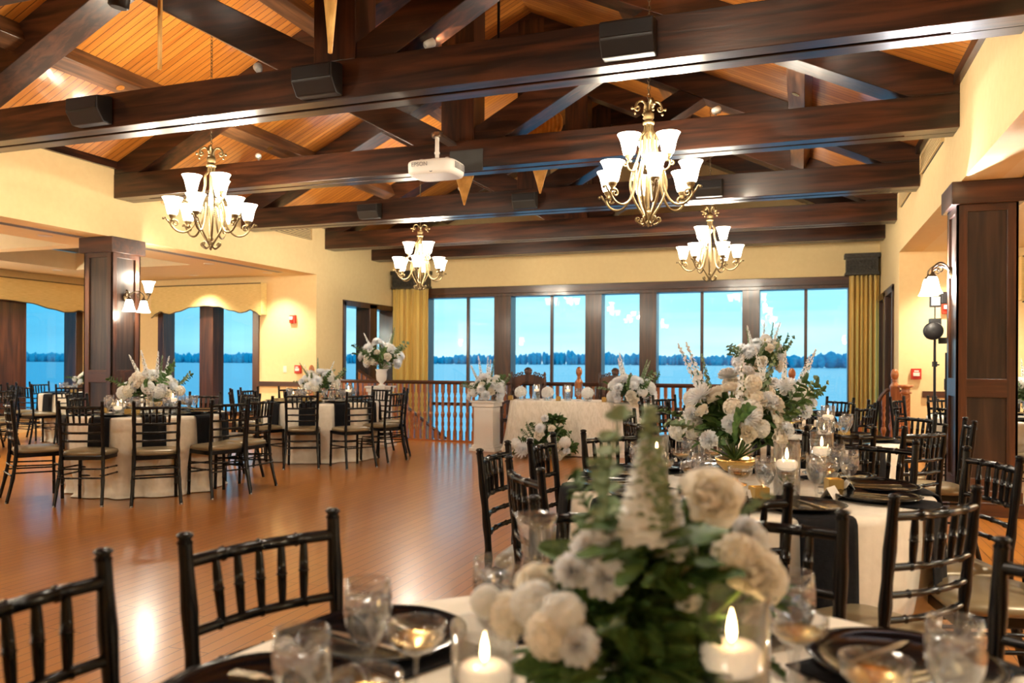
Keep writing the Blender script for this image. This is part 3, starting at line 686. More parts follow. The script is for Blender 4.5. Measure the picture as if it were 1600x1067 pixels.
# ================================================================== SPEAKERS, PROJECTOR, VENTS
def speaker(x, y, label, z=3.52, s=1.):
    root = thing('beam_speaker', label, 'loudspeaker', (x, y, z), 0, 'wedge loudspeakers on the trusses')
    poly = [(-.17, .10), (-.05, .13), (-.0, .13), (0, -.12), (-.10, -.12), (-.17, -.02)]
    m_ = MB(); m_.prism([(a*s, b*s) for a, b in poly], lambda a, b: (-.185*s, a, b), lambda a, b: (.185*s, a, b)); m_.obj('cabinet', 'black_plastic' if y < 6 else 'speaker_grey', root, bevel=.01)
    g = MB(); g.prism([(-.175*s, .085*s), (-.172*s, .09*s), (-.172*s, -.01*s), (-.178*s, -.008*s)], lambda a, b: (-.17*s, a, b), lambda a, b: (.17*s, a, b)); g.obj('grille', 'black_plastic', root)
    return root
for x, l in ((-5.96, 'black loudspeaker on the nearest truss, at its left'), (-3.6, 'black loudspeaker on the nearest truss under the king post'), (-1.12, 'dark cylinder-edged loudspeaker on the nearest truss, at its right')):
    speaker(x, 5.49, l)
for x, l in ((-5.96, 'small loudspeaker on the third visible truss, at its left'), (-3.55, 'small loudspeaker on the third visible truss, in the middle'), (-1.10, 'small loudspeaker on the third visible truss, at its right')):
    speaker(x, 10.39, l, 3.51, .9)
pr = thing('ceiling_projector', 'white projector with grey lettering hanging from the second truss', 'projector', (-3.56, 7.52, 3.30))
B = MB(); pl = []
W_, D_ = .27, .20
for i in range(32):
    t = 2*pi*i/32; c_, s_ = cos(t), sin(t)
    pl.append((W_*abs(c_)**.45*(1 if c_ > 0 else -1), D_*abs(s_)**.5*(1 if s_ > 0 else -1)))
def ringz(mb, pts, zs):
    n = len(pts); vs_ = []
    for z, k in zs: vs_ += [(x*k, y*k, z) for x, y in pts]
    fs = [(i*n+j, i*n+(j+1) % n, (i+1)*n+(j+1) % n, (i+1)*n+j) for i in range(len(zs)-1) for j in range(n)]
    mb.add(vs_, fs, True); mb.add(vs_[:n], [tuple(range(n-1, -1, -1))]); mb.add(vs_[-n:], [tuple(range(n))])
ringz(B, pl, [(-.085, .86), (-.075, .94), (-.05, .99), (.03, 1.0), (.05, .98), (.06, .93)])
B.obj('housing', 'white_plastic', pr)
MB().lathe([(.016, 0), (.018, .016), (1e-4, .01)], 14, T=Matrix.Translation((.03, -.178, -.055)) @ Matrix.Rotation(pi/2, 4, 'X')).obj('lens', 'lens', pr)
g = MB()
for i in range(7): g.box(.266, .272, -.12+i*.034, -.10+i*.034, -.03, .035)
g.obj('side_grille', 'grey_plastic', pr)
fc = bpy.data.curves.new('brand_lettering', 'FONT'); fc.body = 'EPSON'; fc.size = .06; fc.extrude = .001; fc.align_x = 'CENTER'; fc.materials.append(M['grey_plastic'])
tmp = bpy.data.objects.new('lettering_curve', fc); lme = bpy.data.meshes.new_from_object(tmp); bpy.data.objects.remove(tmp)
fo = link('lettering', lme, pr, (-.095, -.203, -.008)); fo.rotation_euler = (pi/2, 0, 0)
MB().tube([(0, .02, .06), (0, .02, .34)], .022, 10).tube([(0, .02, .16), (0, .02, .18)], .028, 10).obj('mount_pole', 'white_plastic', pr)
MB().box(-.14, .14, -.03, .07, .075, .09).box(-.16, -.13, -.06, .10, .062, .10).box(.13, .16, -.06, .10, .062, .10).box(-.04, .04, -.02, .06, .09, .11).obj('mount_bracket', 'steel', pr)
MB().box(-.05, .05, -.02, .42, .34, .37).lathe([(.055, .33), (.055, .38), (1e-4, .385)], 14, T=Matrix.Translation((0, .02, 0))).obj('mount_arm', 'steel', pr)
MB().box(-.02, .36, .385, .402, .05, .28).obj('mount_plate', 'speaker_grey', pr)
# black can at the top edge
r = thing('track_spotlight', 'black spotlight can cut by the top edge, upper left', 'spotlight', (-4.20, 4.05, 3.72))
MB().lathe([(.05, -.11), (.065, -.10), (.062, .10), (.03, .13), (1e-4, .135)], 16, T=Matrix.Rotation(.15, 4, 'Y')).obj('lamp_head', 'black_plastic', r)
MB().tube([(0, 0, .1), (0, 0, zc(-4.2)-3.72)], .010, 6).obj('stem', 'black_metal', r)
# louvred wall vents on the nave sides
def side_vent(x, y0, y1, z0, z1, label, s):
    r = thing('wall_vent', label, 'vent', (x, (y0+y1)/2, (z0+z1)/2), 0, 'louvred vents high on the side walls')
    L = (y1-y0)/2; h = (z1-z0)/2
    MB().box(min(0, s*.01), max(0, s*.01), -L, L, -h, h).obj('vent_back', 'black_plastic', r)
    g = MB(); n = 7
    for i in range(n): z = -h+(i+.5)*2*h/n; g.box(min(0, s*.03), max(0, s*.014), -L, L, z-.007, z+.007)
    g.box(min(0, s*.035), max(0, s*.035), -L-.02, -L, -h, h).box(min(0, s*.035), max(0, s*.035), L, L+.02, -h, h)
    g.obj('louvre', 'plaster', r)
side_vent(XR, 8.75, 10.15, 3.47, 3.68, 'louvred vent high on the right wall between the second and third visible trusses', -1)
side_vent(XR, 11.2, 12.2, 3.47, 3.68, 'louvred vent high on the right wall beyond the third visible truss', -1)
side_vent(XL, 8.75, 10.15, 3.47, 3.68, 'louvred vent high on the left wall behind the chandelier', 1)
side_vent(XL, 11.2, 12.3, 3.49, 3.69, 'louvred vent high on the left wall beyond the third visible truss', 1)
def slot(x0, x1, y0, y1, label):
    r = thing('slot_diffuser', label, 'vent', ((x0+x1)/2, (y0+y1)/2, ZS), 0, 'linear slot diffusers in the aisle soffits')
    a, b = (x1-x0)/2, (y1-y0)/2
    MB().box(-a, a, -b, b, -.004, .002).obj('frame', 'steel', r)
    MB().box(-a+.02, -.008, -b+.02, b-.02, -.006, -.003).box(.008, a-.02, -b+.02, b-.02, -.006, -.003).obj('slot', 'grey_plastic', r)
slot(-8.80, -8.66, 5.4, 7.8, 'long slot diffuser in the left soffit before the column')
slot(-8.80, -8.66, 8.7, 12.0, 'long slot diffuser in the left soffit beyond the column')
slot(1.75, 2.15, 7.0, 8.6, 'wide slot diffuser in the right soffit beside the column top')
# alarms and switches
def alarm(x, z, label, strobe=True):
    r = thing('fire_alarm', label, 'alarm', (x, YA, z))
    MB().box(-.065, .065, -.05, 0, -.075, .075).obj('housing', 'red_plastic', r, bevel=.006)
    if strobe:
        MB().box(-.045, .02, -.075, -.05, -.01, .045).obj('strobe_lens', 'white_plastic', r, bevel=.008); MB().lathe([(.022, 0), (.022, .006), (1e-4, .008)], 12, T=Matrix.Translation((.01, -.05, -.04)) @ Matrix.Rotation(pi/2, 4, 'X')).obj('sounder', 'red_plastic', r)
    else:
        MB().box(-.04, .04, -.062, -.05, -.03, .02).obj('pull_handle', 'white_plastic', r); MB().box(-.03, .03, -.066, -.062, .03, .05).obj('label_strip', 'white_plastic', r)
alarm(-8.80, 2.08, 'red fire alarm strobe on the cream wall right of the valance')
alarm(-8.68, 1.16, 'red pull station on the left end wall, above the flowers', False)
alarm(1.90, 2.08, 'red fire alarm strobe on the right end wall behind the light stand')
alarm(1.52, 1.17, 'red pull station low on the right end wall, behind the light stand', False)
r = thing('light_switch', 'white light switch beside the red pull station', 'switch', (-8.98, YA, 1.16))
MB().box(-.035, .035, -.008, 0, -.06, .06).obj('face_plate', 'white_plastic', r, bevel=.003); MB().box(-.012, .012, -.014, -.008, -.03, .03).obj('toggle', 'white_plastic', r)

# palm leaf punkah fans
leafm = MB()
def palm(s, t):
    h = 1.08; z = -h*t; wd = .27*min(1, (t/.16)**.55 if t < .16 else 1)*(1-max(0, (t-.28)/.72)**.9*.985)
    x = (s-.5)*2*wd; fold = .008*cos(s*pi*22)
    return (x, fold + .008*cos((s-.5)*pi), z)
leafm.grid(palm, 44, 22)
leafme = leafm.mesh('palm_blade', 'palm_leaf')
def fan(y, blades, label):
    r = thing('palm_leaf_fan', label, 'ceiling fan', (XC, y, 4.72), 0, 'palm leaf paddle fans under the ridge')
    MB().tube([(0, 0, .10), (0, 0, RIDGE-4.72)], .018, 8).obj('down_rod', 'black_metal', r)
    MB().lathe([(.03, -.10), (.10, -.08), (.13, 0), (.10, .09), (.03, .12)], 16).obj('motor', 'black_metal', r)
    xs = [b[0]-XC for b in blades]
    MB().tube([(min(xs)-.1, 0, -.05), (max(xs)+.1, 0, -.05)], .014, 8).obj('cross_rod', 'black_metal', r)
    for x, zt, az in blades:
        o = link('palm_blade', leafme, r, (x-XC, 0, zt+1.08-4.72), az)
        sd = o.modifiers.new('blade_thickness', 'SOLIDIFY'); sd.thickness = .006
        MB().tube([(0, 0, 0), (0, 0, 4.67-(zt+1.08))], .008, 6).obj('blade_stem', 'black_metal', o)
fan(4.3, [(-2.76, 3.22, 2.14+.32), (-4.10, 3.28, 2.35)], 'palm leaf fan in front of the nearest truss, one blade edge-on')
fan(9.16, [(-2.96, 3.34, .15), (-3.95, 3.26, .5)], 'palm leaf fan with two leaf paddles behind the projector truss')
fan(-.5, [(-2.8, 3.3, .4), (-4.2, 3.3, .2)], 'palm leaf fan behind the viewpoint')

# ================================================================== BALCONY RAILING AND STAIRS
def twist_lob(tw, amp, lobes):
    return lambda th, i, z: 1+amp*cos(lobes*th+tw*z)
def baluster_mesh():
    m_ = MB(); a = .025
    m_.box(-a, a, -a, a, .0, .18); m_.box(-a, a, -a, a, .80, .94)
    pr = [(.019, .18), (.024, .19), (.015, .205)] + [(.0185, .21+i*.014) for i in range(12)] + [(.015, .38), (.022, .40), (.029, .44), (.026, .475), (.014, .50), (.022, .51), (.014, .52)] + [(.0185, .53+i*.014) for i in range(17)] + [(.014, .765), (.023, .78), (.018, .80)]
    fl_ = lambda th, i, z: 1+(.22*cos(2*th+z*62) if .205 < z < .38 or .525 < z < .76 else 0)
    pr = [(r_*1.25, z_) for r_, z_ in pr]; m_.lathe(pr, 8, lob=fl_); return m_.mesh('baluster', 'oak_Z')
bal = baluster_mesh()
def railing(xa, xb, label, y=12.0):
    r = thing('balcony_railing', label, 'railing', ((xa+xb)/2, y, 0), 0, 'balcony railings over the stairs')
    L = (xb-xa)/2
    MB().prism([(-.035, .955), (-.042, .975), (-.03, 1.0), (.03, 1.0), (.042, .975), (.035, .955), (.02, .94), (-.02, .94)], lambda a, b: (-L, a, b), lambda a, b: (L, a, b)).obj('handrail', 'trim_X', r)
    MB().box(-L, L, -.035, .035, 0, .03).obj('bottom_rail', 'oak_X', r)
    n = int(2*L/.1075)
    for i in range(n): link('baluster', bal, r, (-L+(i+.5)*2*L/n, 0, 0))
    return r
def make_newel():
    r = thing('newel_post', 'newel', 'newel post', (0, 0, 0), 0, 'carved newel posts with acorn finials')
    m_ = MB(); a = .055
    m_.box(-a-.012, a+.012, -a-.012, a+.012, 0, .10); m_.box(-a, a, -a, a, .1, .26)
    pr = [(.05, .26), (.06, .28), (.04, .30)]+[(.05, .31+i*.015) for i in range(10)]+[(.04, .47), (.058, .50), (.04, .53)]+[(.05, .54+i*.015) for i in range(14)]+[(.04, .76), (.055, .78)]
    m_.lathe(pr, 14, lob=lambda th, i, z: 1+(.13*cos(4*th+z*34) if .3 < z < .75 and abs(z-.5) > .035 else 0))
    m_.box(-a, a, -a, a, .78, .98)
    m_.lathe([(.060, .98), (.066, .995), (.058, 1.02), (.035, 1.05), (.028, 1.065)], 14); m_.obj('shaft', 'oak_Z', r)
    MB().lathe([(.028, 1.06), (.036, 1.075), (.026, 1.09), (.036, 1.11), (.048, 1.14), (.050, 1.17), (.042, 1.205), (.024, 1.235), (1e-4, 1.245)], 14, lob=lambda th, i, z: 1+.03*cos(10*th)).obj('acorn_finial', 'oak_Z', r)
    return r
nw = make_newel()
for x, l in ((-8.07, 'newel post with acorn finial beside the left red pull station'), (-3.23, 'newel post with acorn finial behind the middle of the head table'),
             (-.12, 'newel post with acorn finial at the right end of the balcony railing'), (1.20, 'newel post with acorn finial beside the square carved post')):
    inst(nw, USED, (x, 12.0, 0), 0, l)
railing(-8.0, -3.30, 'twisted baluster railing left of the middle newel post')
railing(-3.16, -.19, 'twisted baluster railing right of the middle newel post')
# square carved newel with a flared cap
r = thing('carved_post', 'square carved newel post with flared cap, at the head of the right stairs', 'newel post', (1.32, 11.85, 0))
m_ = MB(); m_.box(-.05, .05, -.05, .05, 0, .90)
m_.lathe([(.04, .90), (.075, .91), (.075, .93), (.055, .94), (.055, .985), (.10, 1.0), (.10, 1.02), (.08, 1.03), (1e-4, 1.032)], 8); m_.obj('shaft', 'oak_Z', r, bevel=.004)
for s in (-1, 1):
    c_ = MB()
    for i in range(13):
        z = .10+i*.06; c_.tube([(0, -.052, z), (.02, -.056, z+.02), (.038, -.052, z+.05)], [.009, .007, .002], 5); c_.tube([(0, -.052, z), (-.02, -.056, z+.02), (-.038, -.052, z+.05)], [.009, .007, .002], 5)
    c_.obj('carved_leaf_band', 'oak_Z', r, rz=0 if s < 0 else -pi/2)
# staircases: both descend from the side walls towards the middle
def stairs(x0, s, label, name='staircase'):
    r = thing(name, label, 'staircase', (x0, 12.8, 0), 0, 'twin staircases down to the lower level')
    RN, RS = .27, .195
    for k in range(14):
        a, b = s*(k*RN), s*((k+1)*RN); z = -RS*(k+1)
        MB().box(min(a, b), max(a, b)+.0, -.60, .60, z-.04, z).obj('tread', 'oak_X', r)
    for y in (-.62, .60):
        m_ = MB(); n = 14
        m_.prism([(0, 0), (s*n*RN, -RS*n), (s*n*RN, -RS*n-.34), (0, -.34)], lambda a, b: (a, y, b), lambda a, b: (a, y+.04, b)); m_.obj('stringer', 'oak_X', r)
    return r
stairs(XL+.15, 1, 'left wooden staircase going down behind the railing')
stairs(XR-.15, -1, 'right wooden staircase going down below the sweeping handrail')
def stair_rail(pts, y, label, top=None):
    """sweeping handrail through pts (x,z) with balusters hanging below it"""
    r = thing('stair_railing', label, 'railing', (pts[0][0], y, pts[0][1]), 0, 'sloping railings of the staircases')
    x0, z0 = pts[0]
    P = smooth([(x-x0, 0, z-z0) for x, z in pts], 6)
    MB().tube(P, .034, 10, flat=.8).obj('handrail', 'trim_X', r)
    d = 0; last = None; T = []
    for i in range(1, len(P)):
        seg = (P[i]-P[i-1]); L = abs(seg.x); 
        while last is None or abs(P[i].x-last) >= .10:
            last = P[i].x if last is None else last+(.10 if seg.x > 0 else -.10)
            t = (last-P[i-1].x)/seg.x if abs(seg.x) > 1e-5 else 0
            T.append((last, P[i-1].z+seg.z*min(max(t, 0), 1)))
            if abs(P[i].x-last) < .10: break
    for x, z in T: link('baluster', bal, r, (x, 0, z-.95))
    return r
stair_rail([(1.30, .93), (1.12, .94), (.98, .72), (.86, .55), (.62, .31), (.3, .05), (-.1, -.25), (-.6, -.6)], 12.18, 'sweeping curved handrail of the right stairs with twisted balusters')
stair_rail([(-8.0, 1.15), (-7.6, .9), (-6.87, .40), (-6.08, -.15), (-5.3, -.72)], 13.45, 'sloping handrail of the left stairs seen through the railing')
# curled handrail volute near the right newel
r = thing('handrail_volute', 'dark curled handrail end beside the right end newel post', 'handrail', (-.12, 11.72, 0))
MB().tube(smooth([(-.25, 0, .90), (0, 0, .92), (.14, 0, .90), (.22, .0, .80), (.20, .02, .62), (.20, .02, .3), (.20, .02, 0)]), .024, 8).obj('curved_rail', 'carved', r)
MB().tube(smooth([(-.2, 0, .76), (0, 0, .74), (.2, .02, .74)]), .015, 8).obj('lower_rail', 'carved', r)
# ================================================================== CHIAVARI CHAIRS
def bamboo(p0, p1, r, nodes=(), n=8, mid=None, bow=0):
    """turned stick from p0 to p1 with ring nodes at fractions"""
    p0, p1 = Vector(p0), Vector(p1); ts = {0., 1.}
    for q_ in nodes: ts |= {q_-.012, q_, q_+.012}
    for i in range(1, 6): ts.add(i/6)
    ts = sorted(t for t in ts if 0 <= t <= 1); path, rad = [], []
    for t in ts:
        c = p0.lerp(p1, t)
        if mid: c += Vector(mid)*sin(pi*t)
        path.append(c); rad.append(r*(1.28 if any(abs(t-q_) < 1e-6 for q_ in nodes) else 1)*(1+bow*sin(pi*t)))
    return path, rad
def make_chair(simple=False):
    r = thing('chiavari_chair', 'chair', 'chair', (0, 0, 0), 0, 'black chiavari chairs')
    n = 6 if simple else 8
    B_ = 'black_lacquer'
    # seat
    def seat(mb):
        prof = [(.955, 0), (1.0, .008), (1.0, .022), (.97, .036), (.80, .048), (.4, .053), (1e-3, .054)]
        pl = []
        for i in range(24):
            t = 2*pi*i/24; c_, s_ = cos(t), sin(t); wx = .205-.012*(s_ < 0)*abs(s_)
            pl.append((wx*abs(c_)**.42*(1 if c_ > 0 else -1), .195*abs(s_)**.42*(1 if s_ > 0 else -1)))
        ringz(mb, pl, [(z+.445, k) for k, z in prof])
    s_ = MB(); seat(s_); s_.obj('seat_cushion', 'seat_vinyl', r)
    ap = MB(); pl = [(-.185, -.185), (.185, -.185), (.195, .19), (-.195, .19)]
    ap.prism(pl, lambda x, y: (x, y, .405), lambda x, y: (x, y, .447)); ap.obj('seat_frame', B_, r, bevel=0 if simple else .006)
    # rear legs are one piece with the back posts
    for sx in (-1, 1):
        P = [Vector((sx*.205, -.275, 0)), Vector((sx*.192, -.225, .22)), Vector((sx*.182, -.198, .44)), Vector((sx*.182, -.205, .62)), Vector((sx*.188, -.235, .92))]
        path = smooth(P, 4); rad = [.0155]*len(path)
        for i in ((4, 7, 9, 12, 14) if not simple else ()): rad[i] = .019
        m_ = MB(); m_.tube(path, rad, n); m_.lathe([(.012, 0), (.018, .004), (.013, .012), (.019, .02), (.012, .026), (1e-4, .028)], n, T=Matrix.Translation((sx*.188, -.2355, .915)))
        l = m_.obj('leg', B_, r)
        if not simple: MB().lathe([(.014, 0), (.014, .012), (1e-4, .012)], 8, T=Matrix.Translation((sx*.205, -.275, 0))).obj('foot_glide', 'glide', l)
        pa, ra = bamboo((sx*.188, .178, 0), (sx*.182, .172, .43), .0155, (.3, .62), n)
        m_ = MB(); m_.tube(pa, ra, n); l = m_.obj('leg', B_, r)
        if not simple: MB().lathe([(.014, 0), (.014, .012), (1e-4, .012)], 8, T=Matrix.Translation((sx*.188, .178, 0))).obj('foot_glide', 'glide', l)
    def by(z): return -.205-.03*max(0, (z-.62)/.3) if z > .62 else -.199
    rails = [(.878, .014), (.732, .0115), (.652, .0105), (.578, .0105)]
    for i, (z, rr) in enumerate(rails):
        hw = .182+.006*max(0, (z-.62)/.3)
        pa, ra = bamboo((-hw, by(z), z), (hw, by(z), z), rr, (.25, .5, .75) if i == 0 else (.2, .5, .8), n, (0, -.028, 0))
        MB().tube(pa, ra, n).obj('crest_rail' if i == 0 else 'back_rail', B_, r)
    for f in (.20, .35, .5, .65, .8):
        xt = (f-.5)*2*.188; xb = xt*.92; dy = -.028*sin(pi*f)
        pa, ra = bamboo((xb, by(.732)+dy, .732), (xt, by(.878)+dy, .878), .0085, (.5,), 6, None, .4)
        MB().tube(pa, ra, 6).obj('spindle', B_, r)
    def strch(p0, p1, k=.008):
        pa, ra = bamboo(p0, p1, k, (.5,) if simple else (.25, .75), 6); return MB().tube(pa, ra, 6)
    for sx in (-1, 1):
        a = strch((sx*.196, -.232, .27), (sx*.186, .176, .26)); pa, ra = bamboo((sx*.192, -.224, .335), (sx*.185, .174, .32), .008, (.25, .75), 6); a.tube(pa, ra, 6); a.obj('side_stretcher', B_, r)
    a = strch((-.195, -.24, .25), (.195, -.24, .25)); pa, ra = bamboo((-.19, -.222, .33), (.19, -.222, .33), .008, (.5,), 6); a.tube(pa, ra, 6); a.obj('rear_stretcher', B_, r)
    a = strch((-.186, .176, .22), (.186, .176, .22)); pa, ra = bamboo((-.185, .175, .30), (.185, .175, .30), .008, (.5,), 6); a.tube(pa, ra, 6); a.obj('front_stretcher', B_, r)
    return r
chair0, chair1 = make_chair(), make_chair(True)

# ================================================================== TABLEWARE
def lathe_obj(name, prof, matn, n=20, parent=None, lob=None):
    return MB().lathe(prof, n, lob=lob).obj(name, matn, parent)
def make_goblet(fill='water'):
    r = thing('water_goblet', 'goblet', 'glass', (0, 0, 0), 0, 'stemmed water goblets')
    lathe_obj('bowl', [(.034, 0), (.034, .002), (.012, .006), (.0055, .012), (.005, .035), (.009, .045), (.006, .055), (.014, .068), (.028, .085), (.037, .108), (.040, .13), (.039, .155), (.036, .180),
                      (.0345, .180), (.0375, .155), (.0385, .13), (.0355, .108), (.026, .087), (.012, .072), (1e-4, .070)], 'glass', 20, r)
    lathe_obj('iced_water', [(1e-4, .0715), (.011, .0735), (.025, .0885), (.0345, .109), (.0375, .13), (.0368, .15), (1e-4, .151)], 'water', 20, r)
    ic = MB(); random.seed(5)
    for i in range(5):
        T = Matrix.Translation((random.uniform(-.015, .015), random.uniform(-.015, .015), .11+.009*i)) @ Matrix.Rotation(random.uniform(0, 3), 4, (random.random(), 1, .4))
        ic.box(-.009, .009, -.009, .009, -.009, .009, T=T)
    ic.obj('ice_cubes', 'ice', r, bevel=0)
    return r
clear('ice', (.92, .96, 1), 1.8, .16)
def make_coupe():
    r = thing('champagne_coupe', 'coupe', 'glass', (0, 0, 0), 0, 'champagne coupes')
    lathe_obj('coupe_glass', [(.032, 0), (.032, .002), (.010, .006), (.004, .012), (.0035, .07), (.008, .078), (.03, .088), (.046, .105), (.049, .128), (.0475, .128), (.0445, .106), (.029, .091), (1e-4, .083)],
              'glass', 22, r, lob=lambda th, i, z: 1+(.02*cos(16*th) if .085 < z < .11 else 0))
    lathe_obj('gilded_base', [(1e-4, .0835), (.02, .0875), (.036, .097), (.042, .104), (.0405, .1045), (.035, .0985), (1e-4, .087)], 'gold_rim', 16, r)
    return r
def make_charger():
    r = thing('charger_plate', 'charger', 'plate', (0, 0, 0), 0, 'black glass charger plates')
    lathe_obj('plate', [(.10, 0), (.11, .004), (.135, .008), (.158, .014), (.163, .018), (.157, .019), (.135, .013), (.108, .008), (1e-4, .007)], 'charger_black', 36, r, lob=lambda th, i, z: 1+(.012*cos(28*th) if i in (3, 4, 5) else 0))
    k = MB()
    k.tube([(.156*cos(t), .156*sin(t), .0175) for t in [2*pi*i/48 for i in range(48)]], .0022, 5, closed=True)
    k.obj('beaded_rim', 'charger_black', r)
    return r
def make_cutlery(kind):
    r = thing(kind, kind, kind, (0, 0, 0), 0, 'gold tone cutlery')
    m_ = MB()
    if kind == 'fork':
        m_.box(-.004, .004, -.09, .035, 0, .003); m_.box(-.011, .011, .035, .052, 0, .003)
        for i in range(4): m_.box(-.011+i*.0063, -.0085+i*.0063, .052, .095, .001, .004)
    else:
        m_.box(-.006, .006, -.10, -.005, 0, .004); m_.prism([(-.007, -.005), (.009, -.005), (.010, .06), (.002, .10), (-.007, .09)], lambda a, b: (a, b, .001), lambda a, b: (a, b, .003))
    m_.obj('handle_and_head', 'cutlery', r); return r
def make_card():
    r = thing('menu_card', 'card', 'card', (0, 0, 0), 0, 'white place cards')
    MB().prism([(-.045, 0), (.045, 0), (.045, .002), (-.045, .002)], lambda a, b: (a, -.02, b+.0), lambda a, b: (a, .012, b+.05)).obj('card_front', 'card', r)
    MB().prism([(-.045, 0), (.045, 0), (.045, .002), (-.045, .002)], lambda a, b: (a, .044, b), lambda a, b: (a, .012, b+.05)).obj('card_back', 'card', r); return r
gob0, cou0, cha0 = make_goblet(), make_coupe(), make_charger()
frk0, knf0, crd0 = make_cutlery('fork'), make_cutlery('knife'), make_card()
def make_napkin():
    """black napkin, local x outwards from table centre; lies on the table and hangs over the edge"""
    r = thing('napkin', 'napkin', 'napkin', (0, 0, 0), 0, 'black napkins hanging over the table edge')
    P = [(.40, .7645), (.60, .7645), (.758, .7650), (.780, .760), (.790, .742), (.794, .70), (.799, .60), (.803, .50), (.805, .45)]
    def fn(s, t):
        k = t*(len(P)-1); i = min(int(k), len(P)-2); f = k-i
        x = P[i][0]+(P[i+1][0]-P[i][0])*f; z = P[i][1]+(P[i+1][1]-P[i][1])*f
        g = .006*cos(s*pi*5)*max(0, (t-.5))*2
        w_ = .105
        yy = (s-.5)*2*w_; bulge = sqrt(max(x*x-yy*yy, 0)) if t > .25 else x
        return (bulge+g, yy, z)
    m_ = MB(); m_.grid(fn, 10, 24); o = m_.obj('folded_cloth', 'black_cloth', r)
    sd = o.modifiers.new('cloth_thickness', 'SOLIDIFY'); sd.thickness = .004; sd.offset = 1
    return r
nap0 = make_napkin()
def make_candle(h, lvl):
    r = thing('candle_vase', 'vase', 'glass cylinder', (0, 0, 0), 0, 'glass cylinders for floating candles')
    lathe_obj('glass_cylinder', [(.048, 0), (.05, .004), (.05, h), (.0475, h), (.0475, .008), (1e-4, .008)], 'glass', 28, r)
    lathe_obj('water_fill', [(1e-4, .0085), (.047, .0085), (.047, lvl), (1e-4, lvl)], 'water', 28, r)
    m_ = MB(); random.seed(3)
    for i in range(16):
        a = random.uniform(0, 6.28); rr = random.uniform(0, .03); z = .02+random.random()*(lvl-.06); L = .022
        c_ = Vector((rr*cos(a), rr*sin(a), z)); dd = Vector((cos(a*3), sin(a*3), 1)).normalized()*L; sd = Vector((-sin(a*3), cos(a*3), 0))*.008
        m_.add([c_-dd, c_+sd, c_+dd, c_-sd], [(0, 1, 2, 3)])
    m_.obj('submerged_greenery', 'leaf', r)
    return r
def make_floater():
    r = thing('floating_candle', 'candle', 'candle', (0, 0, 0), 0, 'lit white floating candles')
    lathe_obj('wax_disc', [(.022, -.012), (.034, -.006), (.041, .008), (.040, .02), (.033, .027), (1e-4, .024)], 'wax', 22, r)
    MB().tube([(0, 0, .024), (.001, 0, .034)], .0012, 5).obj('wick', 'black_cloth', r)
    lathe_obj('flame', [(1e-4, .030), (.005, .036), (.0065, .045), (.005, .058), (.002, .070), (1e-4, .076)], 'flame', 10, r)
    return r
cvA, cvB, flo0 = make_candle(.23, .135), make_candle(.15, .06), make_floater()
def make_votive():
    r = thing('votive_candle', 'votive', 'votive candle', (0, 0, 0), 0, 'gold glass votive candles')
    MB().box(-.03, .03, -.03, .03, 0, .006).box(-.03, -.027, -.03, .03, 0, .065).box(.027, .03, -.03, .03, 0, .065).box(-.03, .03, -.03, -.027, 0, .065).box(-.03, .03, .027, .03, 0, .065).obj('gold_cup', 'gold_glass', r)
    lathe_obj('wax', [(.022, .008), (.022, .035), (1e-4, .035)], 'wax', 14, r); lathe_obj('flame', [(1e-4, .037), (.004, .044), (1e-4, .06)], 'flame', 8, r)
    return r
vot0 = make_votive()
def make_carafe():
    r = thing('water_carafe', 'carafe', 'carafe', (0, 0, 0), 0, 'flared glass water carafes')
    lathe_obj('glass_body', [(.042, 0), (.046, .01), (.046, .05), (.040, .10), (.028, .145), (.026, .165), (.034, .20), (.042, .235), (.0405, .235), (.032, .20), (.024, .165), (.026, .145), (.038, .10), (.044, .05), (.043, .012), (1e-4, .01)], 'glass', 26, r)
    lathe_obj('water', [(1e-4, .0105), (.0425, .0125), (.0435, .05), (.0375, .10), (.03, .128), (1e-4, .128)], 'water', 24, r)
    return r
car0 = make_carafe()
# ================================================================== FLOWERS (unit size meshes)
def petal_patch(mb, T, L, W, cup=.3, curl=.3, a=3, b=3, mi=0):
    def fn(s, t):
        wd = W*sin(pi*min(1, .12+t*.80))**.7
        x = (s-.5)*2*wd; z = cup*((s-.5)*2)**2*W + curl*L*t*t
        return (x, L*t, z)
    mb.grid(fn, a, b, mi, T)
def rose_mesh():
    random.seed(1); m_ = MB()
    for k in range(26):
        f = k/25; ang = k*2.39996; r = .06+.62*f**1.1; tilt = radians(88-70*f)
        T = Matrix.Rotation(ang, 4, 'Z') @ Matrix.Translation((0, r*.35, -.25+.05*f)) @ Matrix.Rotation(tilt, 4, 'X')
        petal_patch(m_, T, .62+.12*f, .30+.26*f, .55, -.28*f+.12, 4, 4)
    return m_.mesh('rose_bloom', 'petal_cream')
def mum_mesh():
    random.seed(2); m_ = MB(); N = 110
    for k in range(N):
        f = (k+.5)/N; ang = k*2.39996; el = radians(84-98*f**.75); L = .45+.55*f**.5
        T = Matrix.Rotation(ang, 4, 'Z') @ Matrix.Rotation(el, 4, 'X')
        petal_patch(m_, T @ Matrix.Translation((0, .08, 0)), L*random.uniform(.88, 1.08), .085, .5, .16, 2, 3)
    return m_.mesh('chrysanthemum_bloom', 'petal_white')
